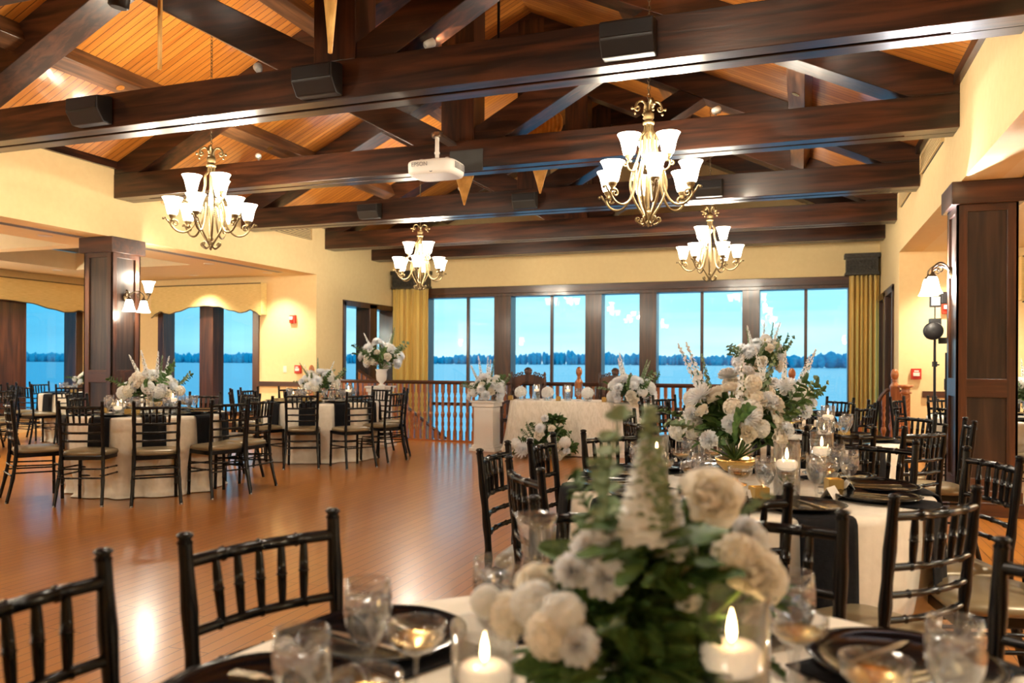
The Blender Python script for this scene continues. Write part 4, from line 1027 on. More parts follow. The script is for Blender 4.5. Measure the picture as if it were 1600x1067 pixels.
def puff_mesh(name='hydrangea_bloom', N=85, seed=3, matn='petal'):
    random.seed(seed); m_ = MB()
    m_.ball((0, 0, .1), .72, 10, sc=(1, 1, .8))
    for k in range(N):
        z = 1-1.45*(k+.5)/N; r = sqrt(max(0, 1-z*z)); a = k*2.39996
        n_ = Vector((r*cos(a), r*sin(a), z)); R_ = n_.to_track_quat('Z', 'Y').to_matrix().to_4x4()
        T = Matrix.Translation(n_*random.uniform(.74, .9)) @ R_ @ Matrix.Rotation(random.uniform(0, 1.5), 4, 'Z')
        for j in range(4): petal_patch(m_, T @ Matrix.Rotation(j*pi/2, 4, 'Z'), .22, .12, .4, .25, 2, 2)
    return m_.mesh(name, matn)
def carnation_mesh():
    random.seed(5); m_ = MB()
    for k in range(34):
        f = k/33; ang = k*2.39996; tilt = radians(80-75*f)
        T = Matrix.Rotation(ang, 4, 'Z') @ Matrix.Rotation(tilt, 4, 'X')
        def fn(s, t, f=f): 
            wd = (.12+.34*t); x = (s-.5)*2*wd; return (x, .8*t, .10*cos(s*pi*5+f*9)*t)
        m_.grid(fn, 6, 3, 0, T)
    return m_.mesh('carnation_bloom', 'petal_white')
def lily_mesh():
    m_ = MB()
    for k in range(6):
        T = Matrix.Rotation(k*pi/3, 4, 'Z') @ Matrix.Rotation(radians(38), 4, 'X')
        petal_patch(m_, T, 1.1, .26, .5, -.35, 3, 5)
    for k in range(6):
        a = k*pi/3+.4; m_.tube([(0, 0, .1), (.12*cos(a), .12*sin(a), .5), (.22*cos(a), .22*sin(a), .62)], .018, 4, 1)
    return m_.mesh('lily_bloom', ['petal_white', 'stamen'])
def spike_mesh(name, matn, seed, N=46, w0=.055):
    """flower spike of unit length along +z"""
    random.seed(seed); m_ = MB(); m_.tube([(0, 0, 0), (.01, 0, .5), (.03, 0, 1)], [.012, .009, .004], 6, 1)
    for k in range(N):
        f = k/(N-1); z = .22+.78*f; rr = w0*(1-f)**.75+.012; a = k*2.4
        T = Matrix.Translation((.03*f+rr*.5*cos(a), rr*.5*sin(a), z)) @ Matrix.Rotation(a, 4, 'Z') @ Matrix.Rotation(radians(65), 4, 'Y')
        if f > .86: m_.ball(T.translation, rr*.7+.004, 6); continue
        for j in range(4): petal_patch(m_, T @ Matrix.Rotation(j*pi/2, 4, 'Z'), rr*.75, rr*.4, .3, .3, 2, 2)
    for k in range(5):
        a = k*1.9; T = Matrix.Translation((0, 0, .04+.035*k)) @ Matrix.Rotation(a, 4, 'Z') @ Matrix.Rotation(radians(45), 4, 'X')
        petal_patch(m_, T, .22, .03, .2, -.3, 2, 4, 1)
    return m_.mesh(name, [matn, 'leaf'])
def leaf_blade(mb, T, L, W, mi=0): petal_patch(mb, T, L, W, .5, -.25, 2, 5, mi)
def spray_mesh(name, matn, seed, n=12, L=.19, W=.042):
    random.seed(seed); m_ = MB(); S = smooth([(0, 0, 0), (.02, .03, .35), (.06, .10, .7), (.12, .22, 1.0)], 4)
    m_.tube(S, [.010]*(len(S)-1)+[.003], 5)
    for k in range(n):
        c_ = S[min(len(S)-1, int((k+2)/(n+1)*(len(S)-1)))]
        for s in (-1, 1):
            T = Matrix.Translation(c_) @ Matrix.Rotation(s*pi/2+random.uniform(-.5, .5), 4, 'Z') @ Matrix.Rotation(radians(random.uniform(25, 55)), 4, 'X')
            leaf_blade(m_, T, L*random.uniform(.8, 1.15)*(1-.035*k), W)
    leaf_blade(m_, Matrix.Translation(S[-1]) @ Matrix.Rotation(radians(60), 4, 'X'), L*.8, W)
    return m_.mesh(name, matn)
def bush_mesh(seed, N=300, L=.21, W=.065, flat=.75, matn='leaf'):
    random.seed(seed); m_ = MB()
    for k in range(N):
        z = 1-1.25*(k+.5)/N; r = sqrt(max(0, 1-z*z)); a = k*2.39996+random.uniform(-.3, .3)
        d_ = Vector((r*cos(a), r*sin(a), z*flat)); s0 = random.uniform(.25, .8)
        Rm = d_.to_track_quat('Y', 'Z').to_matrix().to_4x4()
        leaf_blade(m_, Matrix.Translation(d_*s0) @ Rm @ Matrix.Rotation(random.uniform(-1.2, 1.2), 4, 'Y') @ Matrix.Rotation(random.uniform(-.6, .6), 4, 'X'), L*random.uniform(.7, 1.3), W*random.uniform(.7, 1.2))
    return m_.mesh('foliage', matn)
FL = dict(rose=rose_mesh(), mum=mum_mesh(), puff=puff_mesh(), stock=puff_mesh('stock_bloom', 60, 9, 'petal_cream'), carn=carnation_mesh(), lily=lily_mesh(),
          spike=spike_mesh('stock_spike', 'petal', 11), delph=spike_mesh('snapdragon_spike', 'petal_white', 12, 40, .05), green=spike_mesh('green_spike', 'leaf_pale', 13, 50, .045),
          spray=spray_mesh('leaf_spray', 'leaf', 21), dusty=spray_mesh('eucalyptus_spray', 'leaf_pale', 22, 9, .13, .055), bush=bush_mesh(31), bush2=bush_mesh(32, 300, .27, .045), bush3=bush_mesh(33, 170, .46, .15))
def add_fl(root, kind, p, size, nrm=(0, 0, 1), spin=0):
    o = link(FL[kind].name.split('.')[0], FL[kind], root, p)
    q_ = Vector(nrm).normalized().to_track_quat('Z', 'Y') @ Quaternion((0, 0, 1), spin)
    o.rotation_mode = 'QUATERNION'; o.rotation_quaternion = q_; o.scale = (size,)*3; return o
def arrangement(name, label, cat, loc, R, H, seed, n=18, kinds=('rose', 'mum', 'puff', 'carn', 'stock', 'rose', 'puff'), bs=.058, spikes=4, sprays=6, base=None, group='white flower arrangements', down=.0, spl=1., bushk='bush', fr=None):
    """dome of blooms of radius R and height H, standing at loc"""
    random.seed(seed); r = thing(name, label, cat, loc, 0, group)
    if base == 'bowl':
        lathe_obj('compote_bowl', [(.05, 0), (.05, .006), (.012, .02), (.012, .05), (.05, .065), (.085, .10), (.09, .12), (.08, .12), (1e-4, .07)], 'gold_rim', 20, r)
        zb = .11
    elif base == 'urn':
        lathe_obj('urn', [(.05, 0), (.055, .012), (.025, .03), (.035, .05), (.075, .09), (.085, .16), (.08, .22), (.10, .26), (.092, .26), (.06, .2), (1e-4, .18)], 'white_paint', 20, r)
        zb = .26
    else: zb = .02
    bu = link('foliage', FL[bushk], r, (0, 0, zb+H*.30), random.uniform(0, 6)); bu.scale = (R*.95, R*.95, H*.62)
    for k in range(n):
        f = (k+.5)/n; z = 1-f*(1.0+down); z = max(-1, z); rr = sqrt(max(0, 1-z*z)); a = k*2.39996+random.uniform(-.35, .35)
        d_ = Vector((rr*cos(a), rr*sin(a), z))
        q_ = random.uniform(.72, 1.0)
        p = Vector((d_.x*R*q_, d_.y*R*q_, zb+H*.25+d_.z*H*.72*q_)); kd = random.choice(kinds)
        nr = Vector((d_.x, d_.y, d_.z*.8+.25))
        add_fl(r, kd, p, bs*random.uniform(.8, 1.25)*(1.1 if kd == 'mum' else 1), nr, random.uniform(0, 6))
        if k % 2 == 0:
            m_ = MB().tube([(0, 0, zb-.0), tuple(p*.6+Vector((0, 0, zb*.3))), tuple(p)], .004, 5); m_.obj('flower_stem', 'stem', r)
    for k in range(spikes):
        a = random.uniform(0, 6.28); t = random.uniform(.15, .6)
        add_fl(r, random.choice(('spike', 'delph', 'green')), (R*.3*cos(a), R*.3*sin(a), zb+H*.4), spl*random.uniform(.75, 1.1)*H*1.25, (t*cos(a), t*sin(a), 1), a)
    for k in range(sprays):
        a = k*2*pi/sprays+random.uniform(-.4, .4); t = random.uniform(.7, 1.6)
        add_fl(r, random.choice(('spray', 'dusty', 'spray')), (R*.35*cos(a), R*.35*sin(a), zb+H*.25), R*random.uniform(.9, 1.3), (t*cos(a), t*sin(a), .8), a)
    return r

# ================================================================== ROUND TABLES
def cloth_mesh(seed, R=.762, n=120, h=.76, flare=.10, matn='linen'):
    random.seed(seed); m_ = MB(); ph = [random.uniform(0, 6.28) for _ in range(4)]
    rings = [(0, 0)]
    vs_, fs = [(0, 0, h+.003)], []
    prof = [(.35, h+.003, 0), (.7, h+.003, 0), (R-.004, h+.002, 0), (R+.006, h-.006, 0), (R+.010, h-.03, .02), (R+.012, h-.10, .10), (R+.012, h-.20, .25), (R+.008, h-.30, .45), (R-.006, h-.42, .7), (R-.030, h-.56, .9), (R-.052, .07, 1.0), (R-.040, .02, 1.1), (R-.018, .008, 1.3)]
    for (r, z, g) in prof:
        for j in range(n):
            th = 2*pi*j/n
            w_ = .5*sin(11*th+ph[0])+.35*sin(17*th+ph[1])+.25*sin(5*th+ph[2])
            rr = r+g*.055*w_; vs_.append((rr*cos(th), rr*sin(th), z))
    for j in range(n): fs.append((0, 1+j, 1+(j+1) % n))
    for i in range(len(prof)-1):
        for j in range(n): fs.append((1+i*n+j, 1+(i+1)*n+j, 1+(i+1)*n+(j+1) % n, 1+i*n+(j+1) % n))
    m_.add(vs_, fs, True); return m_.mesh('tablecloth', matn)
clothA, clothB = cloth_mesh(1), cloth_mesh(2)
tb = thing('round_table', 'table', 'table', (0, 0, 0), 0, 'round banquet tables')
MB().lathe([(.755, .735), (.758, .74), (.758, .752), (.755, .756), (1e-4, .756)], 48).obj('tabletop', 'trim_X', tb)
for k in range(4):
    a = k*pi/2+.4; MB().tube([(.45*cos(a), .45*sin(a), .735), (.55*cos(a), .55*sin(a), 0)], .016, 8).obj('leg', 'black_metal', tb)
HOURS = ['twelve', 'one', 'two', 'three', 'four', 'five', 'six', 'seven', 'eight', 'nine', 'ten', 'eleven']
def hour_names(cx, cy, angs):
    """clock seat of each chair, twelve being the side farthest from the viewpoint"""
    away = atan2(cy, cx); out, used = {}, set()
    hs = sorted(angs, key=lambda a: (away-radians(a)) % (2*pi))
    for a in hs:
        h = ((away-radians(a)) % (2*pi))/(pi/6); k = int(round(h)) % 12
        for d_ in (0, 1, -1, 2, -2, 3):
            if (k+d_) % 12 not in used: k = (k+d_) % 12; break
        used.add(k); out[a] = HOURS[k]
    return out
TABLES = [
    # name, centre, chair angles, simple chairs, level of settings
    ('foreground round table', (-.22, 1.13), [(.353, 1.625, 223), (-.11, 1.915, 265), (-.42, 1.90, -70), (-.925, 1.435, -21), (-1.01, 1.00, 3)], False, 2, [47, 83, 119, 157, 188, 225]),
    ('second table of the right row', (-.25, 3.66), [(-1.03, 3.29, 2), (-.76, 2.90, 37), (-.97, 3.78, 0), (-.29, 2.71, 110), (.195, 2.74, 138), (.533, 3.76, 199), (.65, 3.31, 190), (.24, 4.12, 242), (-.185, 4.33, 265), (-.50, 4.40, -65), (-.80, 4.18, -40)], False, 2, None),
    ('third table of the right row', (-.11, 6.13), [35, 71, 107, 143, 179, -145, -109, -73, -46, -3], False, 1, None),
    ('fourth table of the right row', (-.45, 8.65), [44, 80, 116, 152, -172, -136, -100, -64, -28, 8], True, 1, None),
    ('left table by the dance floor', (-6.33, 6.485), [(-7.14, 6.62, 19), (-6.80, 5.60, 60), (-6.14, 5.62, 114), (-5.63, 5.86, 136), (-5.39, 6.40, 161), (-5.43, 6.83, 180), 67, 103, 139], False, 1, None),
    ('round table by the left corner', (-6.14, 9.37), [(-5.80, 8.45, 120), (-5.27, 8.70, 150), (-5.22, 9.36, 172), 38, 74, 110, 146, 182, -142, -106], False, 1, None),
    ('far table beyond the left column', (-11.1, 10.15), [-58, -22, 14, 50, 86, 122, 180, 216, -94], True, 1, None),
    ('table cut by the left edge', (-11.2, 7.4), [62, 98, 24], True, 0, None),
    ('table behind the right column', (2.02, 9.42), [113, 77, 41, 5, 149, -128, -85, -40], True, 1, None),
]
for ti, (tn, (cx, cy), angs, simple, lvl, setang) in enumerate(TABLES):
    inst(tb, USED, (cx, cy, 0), 0, 'round banquet table under a cloth: the '+tn)
    cl = link('tablecloth', clothA if ti % 2 == 0 else clothB, None, (cx, cy, 0), ti*.7)
    tag(cl, 'floor length ivory linen cloth on the '+tn, 'tablecloth', 'ivory cloths on the round tables')
    pose = {}
    for a in angs:
        if isinstance(a, tuple): pose[math.degrees(atan2(a[1]-cy, a[0]-cx))] = a
        else: pose[a] = None
    angs = list(pose); hn = hour_names(cx, cy, angs)
    src = chair1 if simple else chair0
    random.seed(100+ti)
    for a in angs:
        rad = .925+random.uniform(-.02, .03)
        x, y = cx+rad*cos(radians(a)), cy+rad*sin(radians(a))
        rz = radians(a)+pi/2+random.uniform(-.10, .10)
        if pose[a]: x, y, rz = pose[a][0], pose[a][1], radians(pose[a][2]-90)
        inst(src, USED, (x, y, 0), rz, 'black chiavari chair at the %s o\'clock side of the %s' % (hn[a], tn), 'black chiavari chairs')
    if not lvl: continue
    sa = setang or angs; sn = hour_names(cx, cy, sa)
    for a in sa:
        ra = radians(a); h = sn[a]; ux, uy = cos(ra), sin(ra); tx, ty = -uy, ux
        W_ = lambda r, t: (cx+ux*r+tx*t, cy+uy*r+ty*t, .763)
        sfx = 'at the %s o\'clock place of the %s' % (h, tn)
        inst(nap0, USED, (cx, cy, .002), ra, 'black napkin hanging '+sfx)
        p = W_(.575, 0); inst(cha0, USED, (p[0], p[1], .770), 0, 'black charger plate '+sfx)
        if not ti: pass
        else:
          p = W_(.42, .14); inst(gob0, USED, p, ra, 'iced water goblet '+sfx)
          p = W_(.36, .04); inst(cou0, USED, p, 0, 'champagne coupe '+sfx)
        if lvl > 1:
            p = W_(.575, .05); inst(knf0, USED, (p[0], p[1], .779), ra-pi/2+.15, 'gold knife '+sfx)
            p = W_(.575, -.05); inst(frk0, USED, (p[0], p[1], .779), ra-pi/2-.12, 'gold fork '+sfx)
            if ti: p = W_(.44, -.10); inst(crd0, USED, p, ra+pi/2, 'white place card '+sfx)
# table decorations -------------------------------------------------
def candle_set(x, y, tall, label, z=.763):
    src = cvA if tall else cvB; lvl = .135 if tall else .06
    inst(src, USED, (x, y, z), 0, 'clear glass cylinder '+label); inst(flo0, USED, (x, y, z+lvl+.0), random.uniform(0, 6), 'lit white floating candle '+label)
def on_table(px, py, zz):
    d_ = at_px(px, py, 1)-Vector((0, 0, EYE)); t = (zz-EYE)/d_.z; p = Vector((0, 0, EYE))+d_*t; return p.x, p.y
# foreground table
for px, py, zz, tall, l in ((757, 1045, .843, False, 'in front of the big bouquet, left of centre'), (1143, 1015, .918, True, 'in front of the big bouquet, right of centre')):
    x, y = on_table(px, py, zz); candle_set(x, y, tall, l)
for px, py, l in ((575, 905, 'beside the left charger of the foreground table'), (472, 982, 'at the lower left of the foreground table'), (1492, 966, 'near the lower right corner of the photo'), (1237, 893, 'just right of the foreground bouquet'), (772, 870, 'just left of the carafe on the foreground table')):
    x, y = on_table(px, py, .943); inst(gob0, USED, (x, y, .763), px, 'iced water goblet '+l)
for px, py, l in ((650, 972, 'on the left charger of the foreground table'), (1368, 1028, 'at the lower right of the foreground table'), (572, 1055, 'at the bottom edge, between two goblets'), (1246, 962, 'half hidden behind the right candle'), (830, 885, 'behind the left blooms of the foreground bouquet')):
    x, y = on_table(px, py, .891); inst(cou0, USED, (x, y, .763), px, 'champagne coupe '+l)
x, y = on_table(838, 803, .998); inst(car0, USED, (x, y, .763), 0, 'flared glass carafe left of the foreground bouquet')
# bouquet on the foreground table: blooms placed one by one
bq = thing('bouquet', 'large loose white and green bouquet on the foreground round table', 'flowers', (-.22, 1.13, .765), 0, 'white flower arrangements')
lathe_obj('compote_bowl', [(.05, 0), (.05, .006), (.012, .02), (.012, .04), (.05, .05), (.07, .08), (.07, .09), (.06, .09), (1e-4, .06)], 'bronze_dark', 20, bq)
O = Vector((-.22, 1.13, .765))
for px, py, dd, sx, sy, sz in ((1010, 900, 1.18, .13, .12, .10), (980, 975, 1.10, .11, .10, .09), (1050, 1000, 1.17, .11, .10, .09), (1030, 830, 1.2, .07, .07, .09), (1160, 930, 1.27, .08, .08, .07), (900, 960, 1.16, .09, .08, .07), (960, 1050, 1.07, .12, .10, .08), (1070, 1060, 1.12, .10, .09, .08), (1000, 840, 1.22, .08, .08, .08)):
    b_ = link('foliage', FL['bush3' if sx > .1 else 'bush2'], bq, at_px(px, py, dd)-O, px*.01); b_.scale = (sx, sy, sz)
toc = (Vector((0, 0, EYE))-Vector((-.22, 1.13, 1.0))).normalized()
for kind, px, py, dd, s in (('rose', 1112, 778, 1.10, .052), ('carn', 925, 862, 1.08, .036), ('carn', 895, 893, 1.06, .030), ('carn', 945, 905, 1.05, .036), ('rose', 938, 838, 1.12, .034),
                            ('puff', 835, 945, 1.08, .034), ('stock', 862, 990, 1.02, .036), ('puff', 880, 960, 1.02, .030), ('stock', 800, 960, 1.1, .034), ('carn', 905, 1010, 1.0, .032), ('rose', 840, 912, 1.14, .036),
                            ('stock', 1150, 868, 1.12, .036), ('rose', 1182, 898, 1.10, .046), ('puff', 1170, 850, 1.17, .032), ('rose', 1060, 868, 1.14, .034), ('carn', 1040, 835, 1.16, .03), ('puff', 1072, 935, 1.08, .020), ('stock', 1195, 915, 1.20, .032), ('carn', 1165, 830, 1.15, .026), ('puff', 760, 940, 1.12, .024)):
    p = at_px(px, py, dd)-O
    add_fl(bq, kind, p, s, toc+Vector((p.x, p.y, .35))*1.3, px)
    MB().tube([(0, 0, .10), tuple(Vector((p.x*.45, p.y*.45, p.z*.6))), tuple(p)], .0035, 5).obj('flower_stem', 'stem', bq)
def spike_px(root, O, kind, a, b, da, db, wd=1.):
    p0, p1 = at_px(*a, da)-O, at_px(*b, db)-O; v = p1-p0; o = add_fl(root, kind, p0, v.length, v, a[0]); o.scale = (v.length*wd, v.length*wd, v.length)
spike_px(bq, O, 'spike', (1000, 880), (1003, 690), 1.10, 1.04, 3.0); spike_px(bq, O, 'delph', (1050, 890), (1040, 770), 1.12, 1.08, 3.2); spike_px(bq, O, 'green', (1025, 860), (998, 640), 1.10, 1.03, 2.4)
spike_px(bq, O, 'dusty', (955, 880), (905, 688), 1.12, 1.05, 1.3); spike_px(bq, O, 'dusty', (950, 870), (945, 740), 1.15, 1.12); spike_px(bq, O, 'dusty', (1090, 900), (1160, 760), 1.16, 1.20)
spike_px(bq, O, 'spray', (960, 900), (900, 740), 1.16, 1.15); spike_px(bq, O, 'spray', (1070, 900), (1130, 800), 1.14, 1.16); spike_px(bq, O, 'spray', (1040, 980), (1210, 1000), 1.2, 1.22); spike_px(bq, O, 'spray', (990, 900), (1000, 780), 1.12, 1.14)
arrangement('centerpiece', 'tall white floral centerpiece with foliage on the second round table on the right', 'flowers', (-.27, 3.66, .765), .26, .40, 11, 42, base='bowl', bs=.050, spikes=5, sprays=8, spl=.80)
arrangement('centerpiece', 'white floral centerpiece on the third round table on the right', 'flowers', (-.13, 6.13, .765), .26, .32, 12, 20, base='bowl', bs=.058, spikes=4, sprays=6)
arrangement('centerpiece', 'white floral centerpiece on the fourth round table by the railing', 'flowers', (-.45, 8.65, .765), .25, .30, 13, 18, base='bowl', bs=.058, spikes=3, sprays=6)
arrangement('centerpiece', 'white floral centerpiece on the left round table next to the dance floor', 'flowers', (-6.30, 6.55, .765), .30, .32, 14, 36, base='bowl', bs=.062, spikes=6, sprays=8, spl=1.05)
arrangement('centerpiece', 'white floral centerpiece on the round table by the left corner', 'flowers', (-6.2, 9.4, .765), .28, .30, 15, 32, base='bowl', bs=.062, spikes=4, sprays=7)
arrangement('centerpiece', 'white floral centerpiece on the far left table beyond the column', 'flowers', (-11.1, 10.15, .765), .26, .30, 16, 16, base='bowl', bs=.058, spikes=3, sprays=5)
arrangement('centerpiece', 'white floral centerpiece peeking out right of the dark column', 'flowers', (2.2, 9.42, .765), .30, .36, 17, 20, base='bowl', bs=.062, spikes=3, sprays=6)
# candles, carafes, votives on the other tables
DEC = [(1, 'second round table', [(-.33, -.22, 1), (.20, -.36, 1), (-.02, .40, 1), (.34, .22, 1)], [(-.42, .05), (.10, -.44), (.38, -.10)], [(-.24, .36)]),
       (2, 'third round table', [(-.32, -.18, 1), (.26, -.28, 0), (.3, .25, 1)], [(-.1, -.40), (.40, 0)], [(-.1, .42)]),
       (3, 'fourth round table', [(-.3, -.2, 1), (.28, -.2, 0)], [(.0, -.38)], [(.36, .2)]),
       (4, 'left round table', [(-.05, -.34, 0), (.34, -.02, 1), (-.36, .0, 0)], [(-.22, -.34), (.2, -.36), (.14, -.40)], [(.30, -.28)]),
       (5, 'left corner table', [(-.3, -.22, 0), (.36, .1, 1)], [(0, -.38)], [(.30, -.22)]),
       (6, 'far left table', [(.3, -.2, 1)], [(0, -.36)], []),
       (8, 'table behind the column', [(-.35, -.2, 1)], [(-.2, -.36)], [])]
ORDW = ['first', 'second', 'third', 'fourth']
def side_word(dx, dy, cx, cy):
    a = atan2(dy, dx)-atan2(cy, cx); a = (a+pi) % (2*pi)-pi
    k = int(round(a/(pi/4))) % 8
    return ['far side', 'far left side', 'left side', 'near left side', 'near side', 'near right side', 'right side', 'far right side'][k]
for ti, tn, cs, vs2, ks in DEC:
    cx, cy = TABLES[ti][1]
    for dx, dy, tall in cs: candle_set(cx+dx, cy+dy, tall, 'on the %s of the centerpiece, %s' % (side_word(dx, dy, cx, cy), tn))
    for dx, dy in vs2: inst(vot0, USED, (cx+dx, cy+dy, .763), dx*5, 'gold glass votive on the %s of the centerpiece, %s' % (side_word(dx, dy, cx, cy), tn))
    for dx, dy in ks: inst(car0, USED, (cx+dx, cy+dy, .763), 0, 'flared glass carafe on the %s' % tn)

# ================================================================== HEAD TABLE
HX, HYY = -3.22, 11.2
def sup(t, a, b, e=.5): c_, s_ = cos(t), sin(t); return a*abs(c_)**e*(1 if c_ > 0 else -1), b*abs(s_)**e*(1 if s_ > 0 else -1)
r = thing('head_table', 'small rectangular head table under an embroidered cloth', 'table', (HX, HYY, 0))
pl = [sup(2*pi*i/40, .76, .37) for i in range(40)]; m_ = MB(); ringz(m_, pl, [(.73, 1), (.752, 1)]); m_.obj('tabletop', 'trim_X', r)
for sx in (-1, 1):
    for sy in (-1, 1): MB().tube([(sx*.6, sy*.25, .73), (sx*.6, sy*.25, 0)], .018, 8).obj('leg', 'black_metal', r)
n = 200; vs_, fs = [(0, 0, .757)], []
prof = [(.6, .757, 0), (.985, .757, 0), (1.0, .745, 0), (1.01, .70, .2), (1.03, .5, .7), (1.07, .25, 1.1), (1.12, .05, 1.5), (1.15, .012, 1.8)]
for k, z, g in prof:
    for j in range(n):
        t = 2*pi*j/n; x, y = sup(t, .80, .40, .55); w_ = .5*sin(19*t+1)+.4*sin(31*t)+.3*sin(8*t)
        ex = (k-1)*.8 if k > 1 else 0; L = hypot(x, y); nx, ny = x/L, y/L
        kk = min(k, 1.0); vs_.append((x*kk+nx*(ex+g*.02*w_), y*kk+ny*(ex+g*.02*w_), z))
for j in range(n): fs.append((0, 1+j, 1+(j+1) % n))
for i in range(len(prof)-1):
    for j in range(n): fs.append((1+i*n+j, 1+(i+1)*n+j, 1+(i+1)*n+(j+1) % n, 1+i*n+(j+1) % n))
m_ = MB(); m_.add(vs_, fs, True); o = m_.obj('tablecloth', 'embroidered_linen', None, (HX, HYY, 0)); tag(o, 'cream embroidered cloth with leaf pattern draped over the head table', 'tablecloth')
# embroidered leaf sprays standing proud of the cloth
# small hydrangea bowls
for x, l in ((-3.83, 'hydrangea bowl at the left end of the head table'), (-3.42, 'hydrangea bowl in the middle of the head table'), (-2.83, 'hydrangea bowl right of the middle of the head table')):
    r = thing('hydrangea_bowl', l, 'flowers', (x, 10.98, .76), 0, 'low hydrangea bowls on the head table')
    lathe_obj('glass_bowl', [(.05, 0), (.065, .03), (.06, .07), (.057, .07), (.061, .03), (1e-4, .004)], 'glass', 18, r)
    add_fl(r, 'puff', (0, 0, .11), .095, (0, -.3, 1)); MB().tube([(0, 0, .005), (0, 0, .08)], .005, 5).obj('flower_stem', 'stem', r)
candle_set(-3.63, 11.12, True, 'on the head table between the left and middle hydrangeas', .758)
candle_set(-3.16, 11.12, True, 'on the head table right of its middle', .758)
for x, l in ((-3.97, 'votive at the left end of the head table'), (-3.25, 'votive before the middle of the head table'), (-2.58, 'votive at the right end of the head table')):
    inst(vot0, USED, (x, 10.95, .758), 0, 'gold glass '+l)
for x, l in ((-3.02, 'middle goblet of the head table'), (-2.92, 'right goblet of the head table'), (-3.52, 'left goblet of the head table')): inst(gob0, USED, (x, 11.18, .758), 0, 'clear stemmed glass, '+l)
# carved throne chairs
def throne(label, x, y, rz):
    r = thing('carved_armchair', label, 'chair', (x, y, 0), rz, 'carved dark high back chairs')
    # local: back at +y... sitter faces -y
    for s in (-1, 1):
        P = [(s*.27, 0, z) for z in [i*.03 for i in range(38)]]
        rad = [.026*(1+.0) for _ in P]
        m_ = MB(); m_.lathe([(.022, 0), (.026, .02)]+[(.024, .05+i*.016) for i in range(62)]+[(.02, 1.05), (.028, 1.07), (.018, 1.09), (.024, 1.12), (.014, 1.15), (1e-4, 1.165)], 12, T=Matrix.Translation((s*.27, .0, 0)),
                            lob=lambda th, i, z: 1+(.24*cos(2*th+z*60) if .5 < z < 1.04 else 0)); m_.obj('twisted_post', 'carved', r)
        MB().lathe([(.025, 0), (.03, .03), (.02, .06), (.028, .2), (.02, .4), (.03, .43), (.02, .45), (.022, .64), (1e-4, .645)], 12, T=Matrix.Translation((s*.27, -.44, 0))).obj('leg', 'carved', r)
        MB().tube(smooth([(s*.27, 0, .68), (s*.28, -.2, .70), (s*.28, -.40, .67), (s*.28, -.48, .64)]), .022, 8).obj('arm', 'carved', r)
    # crest
    c_ = MB(); z0 = 1.0
    def arch(x): return 1.075+.07*(1-(x/.27)**2)
    N_ = 24
    for i in range(N_):
        xa, xb = -.25+.5*i/N_, -.25+.5*(i+1)/N_
        c_.add([(xa, -.018, z0-.03), (xb, -.018, z0-.03), (xb, -.018, arch(xb)-.025), (xa, -.018, arch(xa)-.025), (xa, .018, z0-.03), (xb, .018, z0-.03), (xb, .018, arch(xb)-.025), (xa, .018, arch(xa)-.025)],
               [(0, 1, 2, 3), (7, 6, 5, 4), (3, 2, 6, 7), (1, 0, 4, 5)])
    for i in range(9):
        x_ = -.22+.055*i
        if abs(x_) < .06: continue
        c_.tube([(x_+.026*cos(a)*(1-a/11), 0, arch(x_)-.005+.030*sin(a)*(1-a/11)) for a in [k*.7 for k in range(11)]], .009, 5)
        c_.ball((x_+.02, 0, arch(x_)+.012), .013, 6)
    for k in range(7):
        a = radians(30+20*k); c_.tube([(0, 0, 1.12), (.07*cos(a), 0, 1.15+.08*sin(a))], [.012, .016], 6)
    c_.ball((0, 0, 1.15), .055, 10, sc=(1.2, .5, .8)); c_.obj('carved_crest', 'carved', r)
    # ring back with oval opening
    ov = MB()
    for i in range(40):
        a0, a1 = 2*pi*i/40, 2*pi*(i+1)/40
        q0 = (.17*cos(a0), .80+.19*sin(a0)); q1 = (.17*cos(a1), .80+.19*sin(a1))
        def outer(a):
            c2, s2 = cos(a), sin(a); k = 1/max(abs(c2)/.235, abs(s2)/.235); return (k*c2, .795+k*s2)
        p0, p1 = outer(a0), outer(a1)
        ov.add([(q0[0], -.02, q0[1]), (q1[0], -.02, q1[1]), (p1[0], -.02, p1[1]), (p0[0], -.02, p0[1]), (q0[0], .02, q0[1]), (q1[0], .02, q1[1]), (p1[0], .02, p1[1]), (p0[0], .02, p0[1])],
               [(0, 1, 2, 3), (7, 6, 5, 4), (0, 4, 5, 1), (2, 6, 7, 3)])
    for i in range(26):
        a = 2*pi*i/26; ov.ball((.195*cos(a), -.024, .80+.212*sin(a)), .013, 6)
    ov.obj('carved_back_frame', 'carved', r)
    MB().box(-.25, .25, -.02, .02, .50, .57).obj('lower_back_rail', 'carved', r)
    MB().box(-.27, .27, -.46, .01, .40, .45).obj('seat_frame', 'carved', r, bevel=.01)
    m_ = MB(); pl = [sup(2*pi*i/24, .24, .21, .4) for i in range(24)]; pl = [(a, b-.225) for a, b in pl]; ringz(m_, pl, [(.45, .98), (.47, 1), (.49, .99), (.505, .9)]); m_.obj('seat_cushion', 'upholstery', r)
    return r
throne('carved dark high back armchair behind the left half of the head table', -4.0, 11.82, 0)
throne('carved dark armchair half hidden by the right pedestal flowers', -2.62, 11.82, -.35)
